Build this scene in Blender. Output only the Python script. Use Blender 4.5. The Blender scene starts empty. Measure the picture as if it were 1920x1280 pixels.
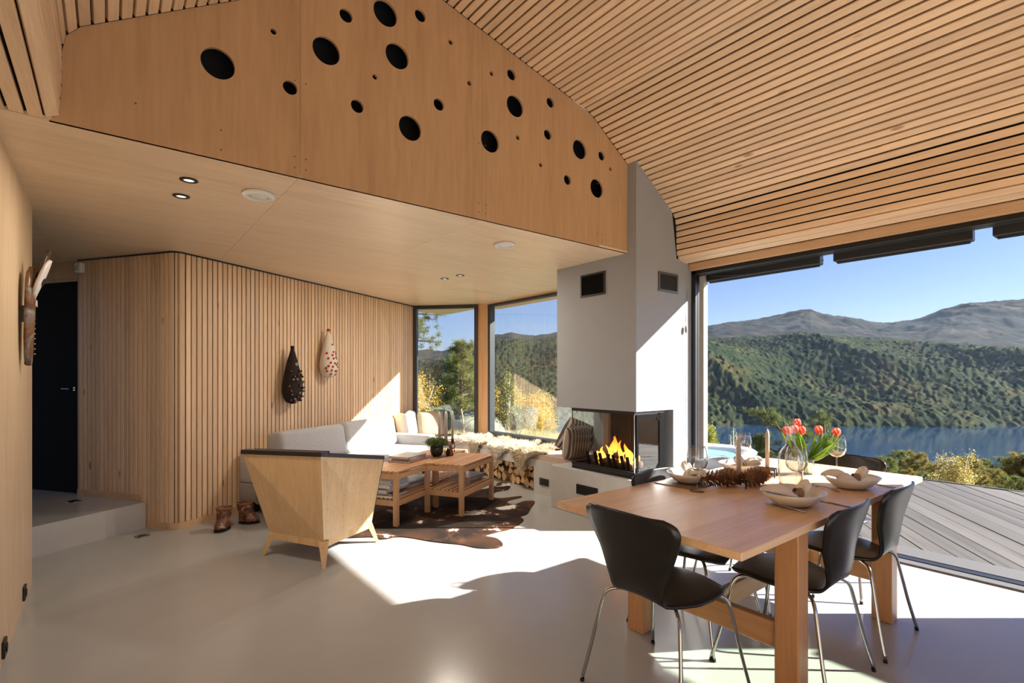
import bpy, bmesh, math, random
import numpy as np
from mathutils import Vector, Matrix

# ------------------------------------------------------------------ camera, sky, sun, exposure
S = bpy.context.scene
COL = S.collection
random.seed(7)
rng = np.random.default_rng(11)
# house axes: +X along the gable wall, +Y away from the viewer into the house
UX = (0.7852, 0.6192)                       # camera right / forward expressed in house axes
cam_d = bpy.data.cameras.new('camera'); cam = bpy.data.objects.new('camera', cam_d); COL.objects.link(cam)
cam.location = (0, 0, 1.35)
cam.rotation_euler = (math.pi/2, 0, -math.atan2(UX[1], UX[0]))
cam_d.sensor_width = 36; cam_d.lens = 18.0; cam_d.shift_y = 65/1920
cam_d.clip_start = 0.05; cam_d.clip_end = 12000
S.camera = cam

SUN_EL = math.radians(27.9)
SUN_AZ = (0.7852, -0.6192)                  # horizontal direction towards the sun
world = bpy.data.worlds.new('world'); S.world = world; world.use_nodes = True
nt = world.node_tree; nt.nodes.clear()
sky = nt.nodes.new('ShaderNodeTexSky'); sky.sky_type = 'NISHITA'; sky.sun_disc = False
sky.sun_elevation = SUN_EL; sky.sun_rotation = math.atan2(SUN_AZ[0], SUN_AZ[1])
sky.altitude = 200; sky.air_density = 1.0; sky.dust_density = 0.35; sky.ozone_density = 1.6
bg = nt.nodes.new('ShaderNodeBackground'); bg.inputs[1].default_value = 0.079
wo = nt.nodes.new('ShaderNodeOutputWorld')
tint = nt.nodes.new('ShaderNodeMixRGB'); tint.blend_type = 'MULTIPLY'; tint.inputs[0].default_value = 1; tint.inputs[2].default_value = (.66, .70, 1.0, 1)
nt.links.new(sky.outputs[0], tint.inputs[1]); nt.links.new(tint.outputs[0], bg.inputs[0]); nt.links.new(bg.outputs[0], wo.inputs[0])

sun_d = bpy.data.lights.new('sun', 'SUN'); sun = bpy.data.objects.new('sun', sun_d); COL.objects.link(sun)
sun_d.energy = 11.5; sun_d.angle = math.radians(0.6); sun_d.color = (1.0, 0.955, 0.885)
sd = Vector((SUN_AZ[0]*math.cos(SUN_EL), SUN_AZ[1]*math.cos(SUN_EL), math.sin(SUN_EL)))
sun.rotation_euler = sd.to_track_quat('Z', 'Y').to_euler(); sun.location = (30, -20, 20)

S.view_settings.view_transform = 'Standard'; S.view_settings.look = 'None'
S.view_settings.gamma = 1.0; S.view_settings.use_curve_mapping = False
S.view_settings.exposure = 1.10
S.cycles.max_bounces = 7; S.cycles.diffuse_bounces = 4; S.cycles.glossy_bounces = 3
S.cycles.use_adaptive_sampling = True; S.cycles.adaptive_threshold = 0.06
S.cycles.volume_bounces = 0
S.cycles.transparent_max_bounces = 16; S.cycles.transmission_bounces = 8
S.cycles.caustics_reflective = False; S.cycles.caustics_refractive = False
S.cycles.sample_clamp_indirect = 8.0
S.cycles.use_denoising = True

# ------------------------------------------------------------------ helpers
def tag(o, label=None, cat=None, group=None, kind=None):
    if label: o['label'] = label
    if cat: o['category'] = cat
    if group: o['group'] = group
    if kind: o['kind'] = kind
    return o
def mesh(name, verts, faces, mat=None, smooth=False):
    me = bpy.data.meshes.new(name)
    me.from_pydata([tuple(v) for v in verts], [], [tuple(f) for f in faces]); me.update()
    if mat: me.materials.append(mat)
    if smooth: me.polygons.foreach_set('use_smooth', [True]*len(me.polygons))
    return me
def obj(name, me, parent=None, loc=None, rz=None):
    o = bpy.data.objects.new(name, me); COL.objects.link(o)
    if parent: o.parent = parent
    if loc is not None: o.location = loc
    if rz is not None: o.rotation_euler = (0, 0, rz)
    return o
def mk(name, vf, mat, parent=None, smooth=False, loc=None, rz=None):
    return obj(name, mesh(name, vf[0], vf[1], mat, smooth), parent, loc, rz)
def empty(name, loc=(0, 0, 0), rz=0, label=None, cat=None, group=None, kind=None):
    e = bpy.data.objects.new(name, None); COL.objects.link(e); e.location = loc; e.rotation_euler = (0, 0, rz)
    e.empty_display_size = .1
    return tag(e, label, cat, group, kind)
def np_mesh(name, V, F, mat, smooth=False):
    """fast mesh from arrays; F is (n,3) or (n,4)"""
    me = bpy.data.meshes.new(name); V = np.asarray(V, np.float32); F = np.asarray(F, np.int32)
    n, k = F.shape
    me.vertices.add(len(V)); me.vertices.foreach_set('co', V.ravel())
    me.loops.add(n*k); me.loops.foreach_set('vertex_index', F.ravel())
    me.polygons.add(n); me.polygons.foreach_set('loop_start', np.arange(0, n*k, k, dtype=np.int32))
    if smooth: me.polygons.foreach_set('use_smooth', np.ones(n, bool))
    me.update(calc_edges=True)
    if mat: me.materials.append(mat)
    return me
def join(*parts):
    V, F = [], []
    for v, f in parts:
        n = len(V); V += [tuple(p) for p in v]; F += [tuple(i+n for i in q) for q in f]
    return V, F
def xf(vf, M):
    return [tuple(M @ Vector(v)) for v in vf[0]], vf[1]
def T(x, y, z, rz=0, rx=0, ry=0):
    return Matrix.Translation((x, y, z)) @ Matrix.Rotation(rz, 4, 'Z') @ Matrix.Rotation(ry, 4, 'Y') @ Matrix.Rotation(rx, 4, 'X')
def box(x0, y0, z0, x1, y1, z1, bev=0):
    if bev:
        return rbox(x0, y0, z0, x1, y1, z1, bev)
    V = [(x, y, z) for z in (z0, z1) for x, y in ((x0, y0), (x1, y0), (x1, y1), (x0, y1))]
    return V, [(3, 2, 1, 0), (4, 5, 6, 7), (0, 1, 5, 4), (1, 2, 6, 5), (2, 3, 7, 6), (3, 0, 4, 7)]
def rbox(x0, y0, z0, x1, y1, z1, b, seg=1):
    bm = bmesh.new()
    bmesh.ops.create_cube(bm, size=1)
    for v in bm.verts:
        v.co = Vector(((x0+x1)/2+v.co.x*(x1-x0), (y0+y1)/2+v.co.y*(y1-y0), (z0+z1)/2+v.co.z*(z1-z0)))
    bmesh.ops.bevel(bm, geom=bm.edges[:], offset=b, segments=seg, profile=.5, affect='EDGES')
    bm.verts.index_update()
    r = [tuple(v.co) for v in bm.verts], [tuple(v.index for v in f.verts) for f in bm.faces]
    bm.free(); return r
def prism(poly, z0, z1):
    n = len(poly)
    V = [(x, y, z0) for x, y in poly]+[(x, y, z1) for x, y in poly]
    F = [tuple(range(n-1, -1, -1)), tuple(range(n, 2*n))]+[(i, (i+1) % n, (i+1) % n+n, i+n) for i in range(n)]
    return V, F
def hexa(b, t):
    """four bottom corners, four top corners (same order, counter-clockwise)"""
    return list(b)+list(t), [(3, 2, 1, 0), (4, 5, 6, 7), (0, 1, 5, 4), (1, 2, 6, 5), (2, 3, 7, 6), (3, 0, 4, 7)]
def lathe(prof, seg=24, cap=True):
    V, F = [], []; n = len(prof)
    for i in range(seg):
        a = 2*math.pi*i/seg; c, s = math.cos(a), math.sin(a)
        V += [(r*c, r*s, z) for r, z in prof]
    for i in range(seg):
        j = (i+1) % seg
        for k in range(n-1):
            F.append((i*n+k, j*n+k, j*n+k+1, i*n+k+1))
    if cap:
        if prof[0][0] > 1e-5: F.append(tuple(i*n for i in range(seg-1, -1, -1)))
        if prof[-1][0] > 1e-5: F.append(tuple(i*n+n-1 for i in range(seg)))
    return V, F
def tube(pts, rad, seg=8, closed=False):
    pts = [Vector(p) for p in pts]; n = len(pts); V, F = [], []
    if not isinstance(rad, (list, tuple)): rad = [rad]*n
    up = None
    for i, p in enumerate(pts):
        t = (pts[(i+1) % n]-pts[i-1]) if closed else (pts[min(i+1, n-1)]-pts[max(i-1, 0)])
        t.normalize()
        if up is None:
            up = t.orthogonal().normalized()
        up = (up-t*up.dot(t)).normalized(); w = t.cross(up)
        for k in range(seg):
            a = 2*math.pi*k/seg
            V.append(tuple(p+(up*math.cos(a)+w*math.sin(a))*rad[i]))
    m = n if closed else n-1
    for i in range(m):
        j = (i+1) % n
        for k in range(seg):
            l = (k+1) % seg
            F.append((i*seg+k, i*seg+l, j*seg+l, j*seg+k))
    if not closed:
        F += [tuple(range(seg-1, -1, -1)), tuple((n-1)*seg+k for k in range(seg))]
    return V, F
def bez(pts, n=8):
    """Catmull-Rom through pts"""
    P = [Vector(p) for p in pts]; out = []
    for i in range(len(P)-1):
        p0, p1, p2, p3 = P[max(i-1, 0)], P[i], P[i+1], P[min(i+2, len(P)-1)]
        for k in range(n):
            t = k/n
            out.append(.5*((2*p1)+(p2-p0)*t+(2*p0-5*p1+4*p2-p3)*t*t+(3*p1-p0-3*p2+p3)*t**3))
    out.append(P[-1]); return out
def gridf(nu, nv, fn):
    V = [fn(i/nu, j/nv) for j in range(nv+1) for i in range(nu+1)]
    F = [(j*(nu+1)+i, j*(nu+1)+i+1, (j+1)*(nu+1)+i+1, (j+1)*(nu+1)+i) for j in range(nv) for i in range(nu)]
    return V, F
def solid(o, t, off=0):
    m = o.modifiers.new('thickness', 'SOLIDIFY'); m.thickness = t; m.offset = off; return o
def subs(o, lv=2):
    m = o.modifiers.new('subdivision', 'SUBSURF'); m.levels = lv; m.render_levels = lv; return o
def pillow(w, h, d, n=14, sag=.0, pw=.45):
    """soft cushion standing in the xz plane, thickness along y"""
    V, F = [], []
    for side in (1, -1):
        o = len(V)
        for j in range(n+1):
            for i in range(n+1):
                u, v = -1+2*i/n, -1+2*j/n
                k = max(0, (1-u**4)*(1-v**4))**pw
                pin = 1-.07*(u*u*v*v)-.035*((1-u*u)*abs(v)**3+(1-v*v)*abs(u)**3)*0
                V.append((u*w/2*(1-.05*(1-v*v)*abs(u)*0)*pin, side*d/2*k, (v*h/2)*pin-sag*u*u))
        for j in range(n):
            for i in range(n):
                q = (o+j*(n+1)+i, o+j*(n+1)+i+1, o+(j+1)*(n+1)+i+1, o+(j+1)*(n+1)+i)
                F.append(q if side < 0 else q[::-1])
    return V, F
def copy_tree(o, parent=None):
    c = o.copy(); COL.objects.link(c); c.parent = parent
    for ch in list(o.children): copy_tree(ch, c)
    return c
# value noise for terrain and foliage
def vnoise(x, y, seed=0):
    xi = np.floor(x).astype(np.int64); yi = np.floor(y).astype(np.int64); fx = x-xi; fy = y-yi
    fx = fx*fx*(3-2*fx); fy = fy*fy*(3-2*fy)
    def h(a, b):
        n = (a*374761393+b*668265263+seed*1442695041) & 0x7fffffff
        n = ((n ^ (n >> 13))*1274126177) & 0x7fffffff
        return ((n ^ (n >> 16)) & 0xffff)/65535.0
    return (h(xi, yi)*(1-fx)+h(xi+1, yi)*fx)*(1-fy)+(h(xi, yi+1)*(1-fx)+h(xi+1, yi+1)*fx)*fy
def fbm(x, y, o=4, seed=0):
    r = 0; a = .5
    for i in range(o):
        r = r+a*(vnoise(x, y, seed+i)-.5)*2; x = x*2.03; y = y*2.03; a *= .5
    return r

# ------------------------------------------------------------------ materials
def new_mat(name):
    m = bpy.data.materials.new(name); m.use_nodes = True; nt = m.node_tree
    return m, nt, nt.nodes['Principled BSDF']
def N(nt, t, **kw):
    n = nt.nodes.new(t)
    for k, v in kw.items():
        if k.startswith('_'): setattr(n, k[1:], v)
        else: n.inputs[k.replace('__', ' ')].default_value = v
    return n
def ramp(nt, stops, interp='LINEAR'):
    n = nt.nodes.new('ShaderNodeValToRGB'); n.color_ramp.interpolation = interp
    e = n.color_ramp.elements
    while len(e) < len(stops): e.new(.5)
    for el, (p, c) in zip(e, stops): el.position = p; el.color = (*c, 1)
    return n
def plain(name, c, rough=.5, metal=0., noise=0, nscale=40, bump=0, bscale=200, coat=0, sheen=0, spec=.5):
    m, nt, b = new_mat(name)
    b.inputs['Base Color'].default_value = (*c, 1); b.inputs['Roughness'].default_value = rough
    b.inputs['Metallic'].default_value = metal; b.inputs['Specular IOR Level'].default_value = spec
    if coat: b.inputs['Coat Weight'].default_value = coat; b.inputs['Coat Roughness'].default_value = .15
    if sheen: b.inputs['Sheen Weight'].default_value = sheen
    tc = None
    if noise or bump:
        tc = N(nt, 'ShaderNodeTexCoord')
    if noise:
        t = N(nt, 'ShaderNodeTexNoise', Scale=nscale, Detail=5.0); nt.links.new(tc.outputs['Object'], t.inputs['Vector'])
        r = ramp(nt, [(.3, tuple(x*(1-noise) for x in c)), (.7, tuple(min(1, x*(1+noise)) for x in c))])
        nt.links.new(t.outputs['Fac'], r.inputs[0]); nt.links.new(r.outputs[0], b.inputs['Base Color'])
    if bump:
        t = N(nt, 'ShaderNodeTexNoise', Scale=bscale, Detail=3.0); nt.links.new(tc.outputs['Object'], t.inputs['Vector'])
        bp = N(nt, 'ShaderNodeBump', Strength=bump, Distance=.01); nt.links.new(t.outputs['Fac'], bp.inputs['Height'])
        nt.links.new(bp.outputs[0], b.inputs['Normal'])
    return m
def wood(name, c1, c2, stretch=(1, 1, .06), scale=14, rough=.45, knots=0, vary=.12, coat=0, figure=.4):
    """grain runs along the axis whose stretch is small; every object gets its own offset and tint"""
    m, nt, b = new_mat(name); L = nt.links.new
    tc = N(nt, 'ShaderNodeTexCoord'); oi = N(nt, 'ShaderNodeObjectInfo')
    cx = N(nt, 'ShaderNodeVectorMath', _operation='MULTIPLY_ADD')
    sc = N(nt, 'ShaderNodeCombineXYZ')
    mul = N(nt, 'ShaderNodeMath', _operation='MULTIPLY'); mul.inputs[1].default_value = 37.0
    L(oi.outputs['Random'], mul.inputs[0])
    for i in range(3): L(mul.outputs[0], sc.inputs[i])
    L(tc.outputs['Object'], cx.inputs[0]); cx.inputs[1].default_value = stretch; L(sc.outputs[0], cx.inputs[2])
    n1 = N(nt, 'ShaderNodeTexNoise', Scale=scale, Detail=6.0, Roughness=.62, Distortion=figure); L(cx.outputs[0], n1.inputs['Vector'])
    r1 = ramp(nt, [(.28, c2), (.52, c1), (.75, tuple(min(1, x*1.06) for x in c1))]); L(n1.outputs['Fac'], r1.inputs[0])
    n2 = N(nt, 'ShaderNodeTexNoise', Scale=scale*7, Detail=3.0); L(cx.outputs[0], n2.inputs['Vector'])
    mx = N(nt, 'ShaderNodeMixRGB', _blend_type='MULTIPLY', Fac=.35)
    r2 = ramp(nt, [(.3, (.72, .68, .62)), (.62, (1, 1, 1))]); L(n2.outputs['Fac'], r2.inputs[0])
    L(r1.outputs[0], mx.inputs[1]); L(r2.outputs[0], mx.inputs[2])
    out = mx.outputs[0]
    if knots:
        v = N(nt, 'ShaderNodeTexVoronoi', Scale=knots); 
        kx = N(nt, 'ShaderNodeVectorMath', _operation='MULTIPLY_ADD'); L(tc.outputs['Object'], kx.inputs[0])
        kx.inputs[1].default_value = tuple(.35 if s < .5 else 1 for s in stretch); L(sc.outputs[0], kx.inputs[2]); L(kx.outputs[0], v.inputs['Vector'])
        rk = ramp(nt, [(.0, (.30, .19, .11)), (.055, (.55, .42, .3)), (.085, (1, 1, 1))]); L(v.outputs['Distance'], rk.inputs[0])
        mk_ = N(nt, 'ShaderNodeMixRGB', _blend_type='MULTIPLY', Fac=.8); L(out, mk_.inputs[1]); L(rk.outputs[0], mk_.inputs[2]); out = mk_.outputs[0]
    if vary:
        hs = N(nt, 'ShaderNodeHueSaturation'); mr = N(nt, 'ShaderNodeMapRange'); L(oi.outputs['Random'], mr.inputs[0])
        mr.inputs[3].default_value = 1-vary; mr.inputs[4].default_value = 1+vary
        L(mr.outputs[0], hs.inputs['Value']); L(out, hs.inputs['Color']); out = hs.outputs[0]
    L(out, b.inputs['Base Color']); b.inputs['Roughness'].default_value = rough
    if coat: b.inputs['Coat Weight'].default_value = coat; b.inputs['Coat Roughness'].default_value = .2
    bp = N(nt, 'ShaderNodeBump', Strength=.08, Distance=.004); L(n2.outputs['Fac'], bp.inputs['Height']); L(bp.outputs[0], b.inputs['Normal'])
    return m
def glassy(name, tint=(1, 1, 1), f0=1.0, rough=0.0, edge=None):
    """clear sheet: transparent, with a mirror reflection that grows towards grazing angles"""
    m = bpy.data.materials.new(name); m.use_nodes = True; nt = m.node_tree; nt.nodes.clear(); L = nt.links.new
    o = N(nt, 'ShaderNodeOutputMaterial'); mx = N(nt, 'ShaderNodeMixShader'); tr = N(nt, 'ShaderNodeBsdfTransparent')
    gl = N(nt, 'ShaderNodeBsdfGlossy', Roughness=rough); fr = N(nt, 'ShaderNodeLayerWeight', Blend=.5)
    pw_ = N(nt, 'ShaderNodeMath', _operation='POWER'); pw_.inputs[1].default_value = 5.0; L(fr.outputs['Facing'], pw_.inputs[0])
    k = N(nt, 'ShaderNodeMath', _operation='MULTIPLY_ADD', _use_clamp=True); k.inputs[1].default_value = .96*f0; k.inputs[2].default_value = .04*f0
    tr.inputs[0].default_value = (*tint, 1); L(pw_.outputs[0], k.inputs[0]); L(k.outputs[0], mx.inputs[0])
    L(tr.outputs[0], mx.inputs[1]); L(gl.outputs[0], mx.inputs[2]); L(mx.outputs[0], o.inputs[0])
    if edge:      # longer path through the wall of blown glass near its outline
        p3 = N(nt, 'ShaderNodeMath', _operation='POWER'); p3.inputs[1].default_value = 3.0; L(fr.outputs['Facing'], p3.inputs[0])
        mc = N(nt, 'ShaderNodeMixRGB'); mc.inputs[1].default_value = (*tint, 1); mc.inputs[2].default_value = (*edge, 1); L(p3.outputs[0], mc.inputs[0]); L(mc.outputs[0], tr.inputs[0])
    return m
def emit(name, c, s):
    m = bpy.data.materials.new(name); m.use_nodes = True; nt = m.node_tree; nt.nodes.clear()
    o = N(nt, 'ShaderNodeOutputMaterial'); e = N(nt, 'ShaderNodeEmission', Strength=s); e.inputs[0].default_value = (*c, 1)
    nt.links.new(e.outputs[0], o.inputs[0]); return m

PLY = wood('birch_plywood_shaded', (.60, .385, .215), (.53, .33, .175), (1, 1, .10), 5, .38, 0, .03, 0, .9)  # darker plywood copy, the gable wall's shade is put into its colour
PLYL = wood('birch_plywood_lit', (.74, .55, .355), (.67, .475, .29), (1, 1, .10), 5, .38, 0, .03, 0, .9)  # lighter copy of the same plywood, for the better lit left wall
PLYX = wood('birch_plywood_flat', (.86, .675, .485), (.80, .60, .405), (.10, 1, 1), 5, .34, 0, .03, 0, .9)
SLATV = wood('pine_slat_upright', (.82, .575, .365), (.71, .465, .275), (1, 1, .07), 16, .42, 5, .13)
SLATY = wood('pine_slat_ceiling', (.86, .625, .405), (.76, .52, .32), (1, .06, 1), 16, .42, 5, .11)
TRIMW = wood('pine_trim', (.70, .46, .27), (.60, .37, .20), (1, .06, 1), 14, .42, 0, .05)
POSTW = wood('pine_post', (.62, .37, .19), (.52, .29, .14), (1, 1, .06), 14, .42, 0, .05)
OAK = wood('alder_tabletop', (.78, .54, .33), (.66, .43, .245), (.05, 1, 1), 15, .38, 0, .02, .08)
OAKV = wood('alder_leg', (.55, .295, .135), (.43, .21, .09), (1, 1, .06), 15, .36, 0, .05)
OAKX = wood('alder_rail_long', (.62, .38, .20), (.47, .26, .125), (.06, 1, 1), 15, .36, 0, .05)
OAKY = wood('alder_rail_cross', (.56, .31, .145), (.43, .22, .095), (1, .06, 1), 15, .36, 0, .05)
TEAKX = wood('acacia_slat', (.60, .33, .155), (.47, .235, .10), (.06, 1, 1), 18, .38, 0, .10)
TEAKV = wood('acacia_leg', (.58, .35, .19), (.44, .25, .125), (1, 1, .06), 18, .40, 0, .06)
CHPLY = wood('armchair_plywood', (.72, .50, .27), (.64, .42, .21), (1, 1, .12), 7, .33, 0, .03, .2, .7)
ASH = wood('ash_leg', (.74, .50, .25), (.62, .39, .17), (1, 1, .12), 14, .36, 0, .04)
GREYDECK = wood('weathered_deck', (.092, .082, .070), (.037, .031, .026), (.05, 1, 1), 9, .62, 0, .22, 0, .6)
BARK = wood('pine_bark', (.16, .10, .065), (.06, .042, .03), (1, 1, .3), 14, .9, 0, .1)
LOGBARK = wood('log_bark', (.19, .115, .07), (.07, .045, .03), (1, .3, 1), 30, .9, 0, .25)
LOGEND = wood('log_split_face', (.66, .43, .235), (.50, .29, .14), (1, .2, 1), 22, .7, 0, .2)
CONCRETE = plain('light_concrete', (.47, .46, .44), .62, noise=.05, nscale=9)
PLASTER = plain('chimney_plaster', (.345, .365, .395), .7, noise=.02, nscale=6, bump=.05, bscale=120)
BLACK = plain('black_metal', (.012, .012, .013), .38)
BLACKM = plain('black_matt', (.006, .006, .006), .8)
DOORB = plain('door_black', (.008, .0075, .007), .85, spec=.15)
FRAME = plain('window_frame_grey', (.030, .034, .036), .42)
STEEL = plain('chrome_steel', (.42, .41, .40), .16, 1.0)
IRON = plain('cast_iron', (.03, .03, .032), .5, .6)
WHITEP = plain('white_plastic', (.78, .78, .76), .35)
CHAIRB = plain('black_lacquer', (.010, .0095, .009), .30, noise=.3, nscale=12)
LEATHER = plain('black_leather', (.012, .011, .011), .4, bump=.2, bscale=260)
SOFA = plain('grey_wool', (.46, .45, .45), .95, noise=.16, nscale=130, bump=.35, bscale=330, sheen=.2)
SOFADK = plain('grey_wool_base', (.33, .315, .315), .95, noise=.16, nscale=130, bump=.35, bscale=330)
CERAMIC = plain('ivory_ceramic', (.82, .78, .71), .28, coat=.3)
LINEN = plain('cream_linen', (.84, .78, .68), .9, bump=.2, bscale=300)
WAX = plain('taupe_candle', (.55, .44, .38), .45)
WAXG = plain('grey_candle', (.56, .54, .53), .5)
PANE = glassy('window_pane', (.96, .985, .98), 2.0)
PANEG = glassy('green_glass_pane', (.86, .95, .86), 1.0)
FIREGLASS = glassy('stove_glass', (.93, .94, .92), .7)
STOVE = plain('stove_black', (.005, .005, .005), .8, spec=.05)
WINEGL = glassy('clear_glass', (.985, .99, .985), 2.2, 0, (.50, .52, .51))
GLASSV = glassy('vase_glass', (.95, .985, .96), 2.2, 0, (.36, .44, .38))
def leaf_mat(name, c1, c2, sc=3.0, trans=.35):
    m, nt, b = new_mat(name); L = nt.links.new
    tc = N(nt, 'ShaderNodeTexCoord'); n1 = N(nt, 'ShaderNodeTexNoise', Scale=sc, Detail=6.0, Roughness=.7); L(tc.outputs['Object'], n1.inputs['Vector'])
    r = ramp(nt, [(.35, c1), (.65, c2)]); L(n1.outputs['Fac'], r.inputs[0]); L(r.outputs[0], b.inputs['Base Color']); b.inputs['Roughness'].default_value = .6
    out = nt.nodes['Material Output']; tl = N(nt, 'ShaderNodeBsdfTranslucent'); mx = N(nt, 'ShaderNodeMixShader', Fac=trans)
    L(r.outputs[0], tl.inputs[0]); L(b.outputs[0], mx.inputs[1]); L(tl.outputs[0], mx.inputs[2]); L(mx.outputs[0], out.inputs[0])
    return m
FLOORM = plain('grey_epoxy_floor', (.385, .382, .370), .20, noise=.035, nscale=2.5, spec=.5)
STEPM = plain('grey_epoxy_step', (.50, .48, .45), .35, noise=.03, nscale=3)
# ------------------------------------------------------------------ room shell
ZC = 2.45                                   # low plywood ceiling
P0 = (.468, 5.36); TH = math.atan2(.5015, .8651)     # corner of the slatted wing, turned 30 degrees
D1 = (math.cos(TH), math.sin(TH)); N1 = (D1[1], -D1[0])
TH2 = math.atan2(.821, -.571); D2 = (math.cos(TH2), math.sin(TH2))
def W(s, n, z=0): return (P0[0]+s*D1[0]+n*N1[0], P0[1]+s*D1[1]+n*N1[1], z)
def W2(s, n, z=0): return (P0[0]+s*D2[0]+n*D2[1], P0[1]+s*D2[1]-n*D2[0], z)   # n<0: into the room
LEN1 = 3.82

def struct(o): return tag(o, kind='structure')
fl = mk('floor', prism([(-3.2, -2.3), (4.49, -2.3), (4.62, 6.4), (3.95, 7.5), (-3.2, 7.5)], -.12, 0), FLOORM); struct(fl)
# raised hall floor with its step
e0 = W(0, 0); sA = (.262, 5.607); sd_ = (-D1[0], -D1[1])
poly = [sA, W2(1.15, .02)[:2], W2(3.2, .02)[:2], (-3.2, 7.5), (-3.2, sA[1]+sd_[1]*3.9), (sA[0]+sd_[0]*3.99, sA[1]+sd_[1]*3.99)]
st = mk('floor_platform', prism(poly[::-1], -.02, .228), STEPM); struct(st)
st.data.materials.append(FLOORM)
for p in st.data.polygons:
    if abs(p.normal.z) > .9: p.material_index = 1
# plywood wall on the left
def panels(parent, spans, make, name='panel'):
    for i, (a, b) in enumerate(spans): make(parent, a, b)
wl = empty('wall_left', (-.39, 0, 0)); struct(wl)
for y0, y1 in ((-2.3, -1.76), (-1.755, .68), (.685, 3.12), (3.125, 4.56)):
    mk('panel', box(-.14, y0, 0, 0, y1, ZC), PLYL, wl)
# rear and right walls (behind and beside the viewer), with their openings
rear_open = empty('rear_light_opening', (0, -2.3, 0)); struct(rear_open)                  # unseen rear opening without panes, added to let more light in
for x in (-.40, .80, 2.03, 3.25, 4.43): mk('post', box(x, -.05, 0, x+.06, .05, 2.40), FRAME, rear_open)
mk('rail', box(-.4, -.05, 2.40, 4.49, .05, 2.46), FRAME, rear_open)
wr = empty('wall_rear', (0, -2.3, 0)); struct(wr)
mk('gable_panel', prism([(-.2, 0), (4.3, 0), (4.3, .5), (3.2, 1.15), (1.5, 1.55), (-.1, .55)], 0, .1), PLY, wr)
wr.children[0].rotation_euler = (math.pi/2, 0, 0); wr.children[0].location = (0, .05, 2.46)
struct(mk('bounce_slab', box(-6, -9, -.16, 4.9, -2.35, -.02), plain('bounce_slab_pale', (.50, .48, .45), .8)))  # unseen pale slab added outside to bounce sunlight into the room
wrt = empty('wall_right', (4.49, 0, 0)); struct(wrt)
mk('pier', box(0, -.315, 0, .13, 0, 2.45), PLASTER, wrt)
mk('parapet', box(0, -.85, 0, .13, -.372, 1.22), PLASTER, wrt)
mk('pier', box(0, -2.3, 0, .13, -.85, 2.45), PLASTER, wrt)
win3 = empty('window_3', (4.55, 0, 0)); struct(win3)
mk('pane', box(0, -.372, 0, .012, -.315, 2.4), PANEG, win3)
mk('pane', box(0, -.85, 1.22, .012, -.372, 1.75), PANEG, win3)
mk('lintel', box(-.06, -.85, 1.75, .07, -.372, 2.45), PLASTER, win3)
# hall walls
wh = empty('wall_hall', (0, 0, 0)); struct(wh)
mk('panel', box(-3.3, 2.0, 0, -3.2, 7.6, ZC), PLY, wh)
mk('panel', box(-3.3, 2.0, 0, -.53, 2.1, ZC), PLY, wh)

# slatted back walls -------------------------------------------------
BACKER = plain('dark_backing', (.030, .020, .013), .9)
SH = .0529
def slat_wall(name, frame, s0, s1, zb, z1, parent):
    n = int(round((s1-s0)/SH)); me = None
    for i in range(n):
        s = s0+(i+.5)*SH
        if me is None:
            me = mesh('slat', *rbox(-.0213, -.006, 0, .0213, .006, z1-zb, .002), SLATV)
        x, y, _ = frame(s, 0)
        o = obj('slat', me, parent, (x, y, zb)); o.rotation_euler = (0, 0, TH if frame is W else TH2)
wb = empty('wall_back', (0, 0, 0)); struct(wb)
q = [W(.0, -.02), W(LEN1+.06, -.02), W(LEN1+.06, -.14), W(.0, -.14)]
mk('backing', prism([p[:2] for p in q][::-1], 0, ZC), BACKER, wb)
slat_wall('slat', W, .085, .085+SH*71, .055, ZC-.012, wb)
wbl = empty('wall_back_left', (0, 0, 0)); struct(wbl)
q = [W2(0, .02), W2(1.2, .02), W2(1.2, .14), W2(0, .14)]
mk('backing', prism([p[:2] for p in q], 0, ZC), BACKER, wbl)
slat_wall('slat', W2, .085, .085+SH*6, .055, ZC-.012, wbl)
slat_wall('slat', W2, .085+SH*6, .085+SH*21, .285, ZC-.012, wbl)
# rounded corner: slats fan round it
me = mesh('slat', *rbox(-.0213, -.006, 0, .0213, .006, ZC-.067, .002), SLATV)
ang0, ang1 = TH2-math.pi, TH
cc = Vector(P0)+Vector((D1[0]+D2[0], D1[1]+D2[1]))*.075
for k in range(3):
    f = (k+.5)/3; nrm = (1-f)*math.atan2(-D2[0]*-1, -D2[1]*-1) if False else None
nA = Vector((-D2[1], D2[0]))*-1; nA = nA if nA.dot(Vector((-1, -1))) > 0 else -nA     # room side of left wing
nB = Vector(N1)
for k in range(3):
    f = (k+.5)/3; nv = (nA*(1-f)+nB*f).normalized(); p = cc+nv*.078
    o = obj('slat', me, wb, (p.x, p.y, .055)); o.rotation_euler = (0, 0, math.atan2(nv.y, nv.x)+math.pi/2)
# skirting under the slats
def curve_strip(pts, th, z0, z1):
    n = len(pts); V = []
    for i, p in enumerate(pts):
        a = Vector(pts[max(i-1, 0)]); b = Vector(pts[min(i+1, n-1)]); t = (b-a).normalized(); nn = Vector((t.y, -t.x))
        for off in (0, th):
            for z in (z0, z1): V.append((p[0]+nn.x*off, p[1]+nn.y*off, z))
    F = []
    for i in range(n-1):
        a, b = i*4, (i+1)*4
        F += [(a+2, b+2, b+3, a+3), (a, a+1, b+1, b), (a+1, a+3, b+3, b+1), (a, b, b+2, a+2)]
    F += [(0, 2, 3, 1), ((n-1)*4, (n-1)*4+1, (n-1)*4+3, (n-1)*4+2)]
    return V, F
arc = [tuple(cc+(nA*(1-k/6)+nB*(k/6)).normalized()*.079) for k in range(7)]
bb = [W2(.385, -.0)[:2], W2(.1, -.0)[:2]]+arc+[W(.1, .0)[:2], W(LEN1, 0)[:2]]
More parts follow.
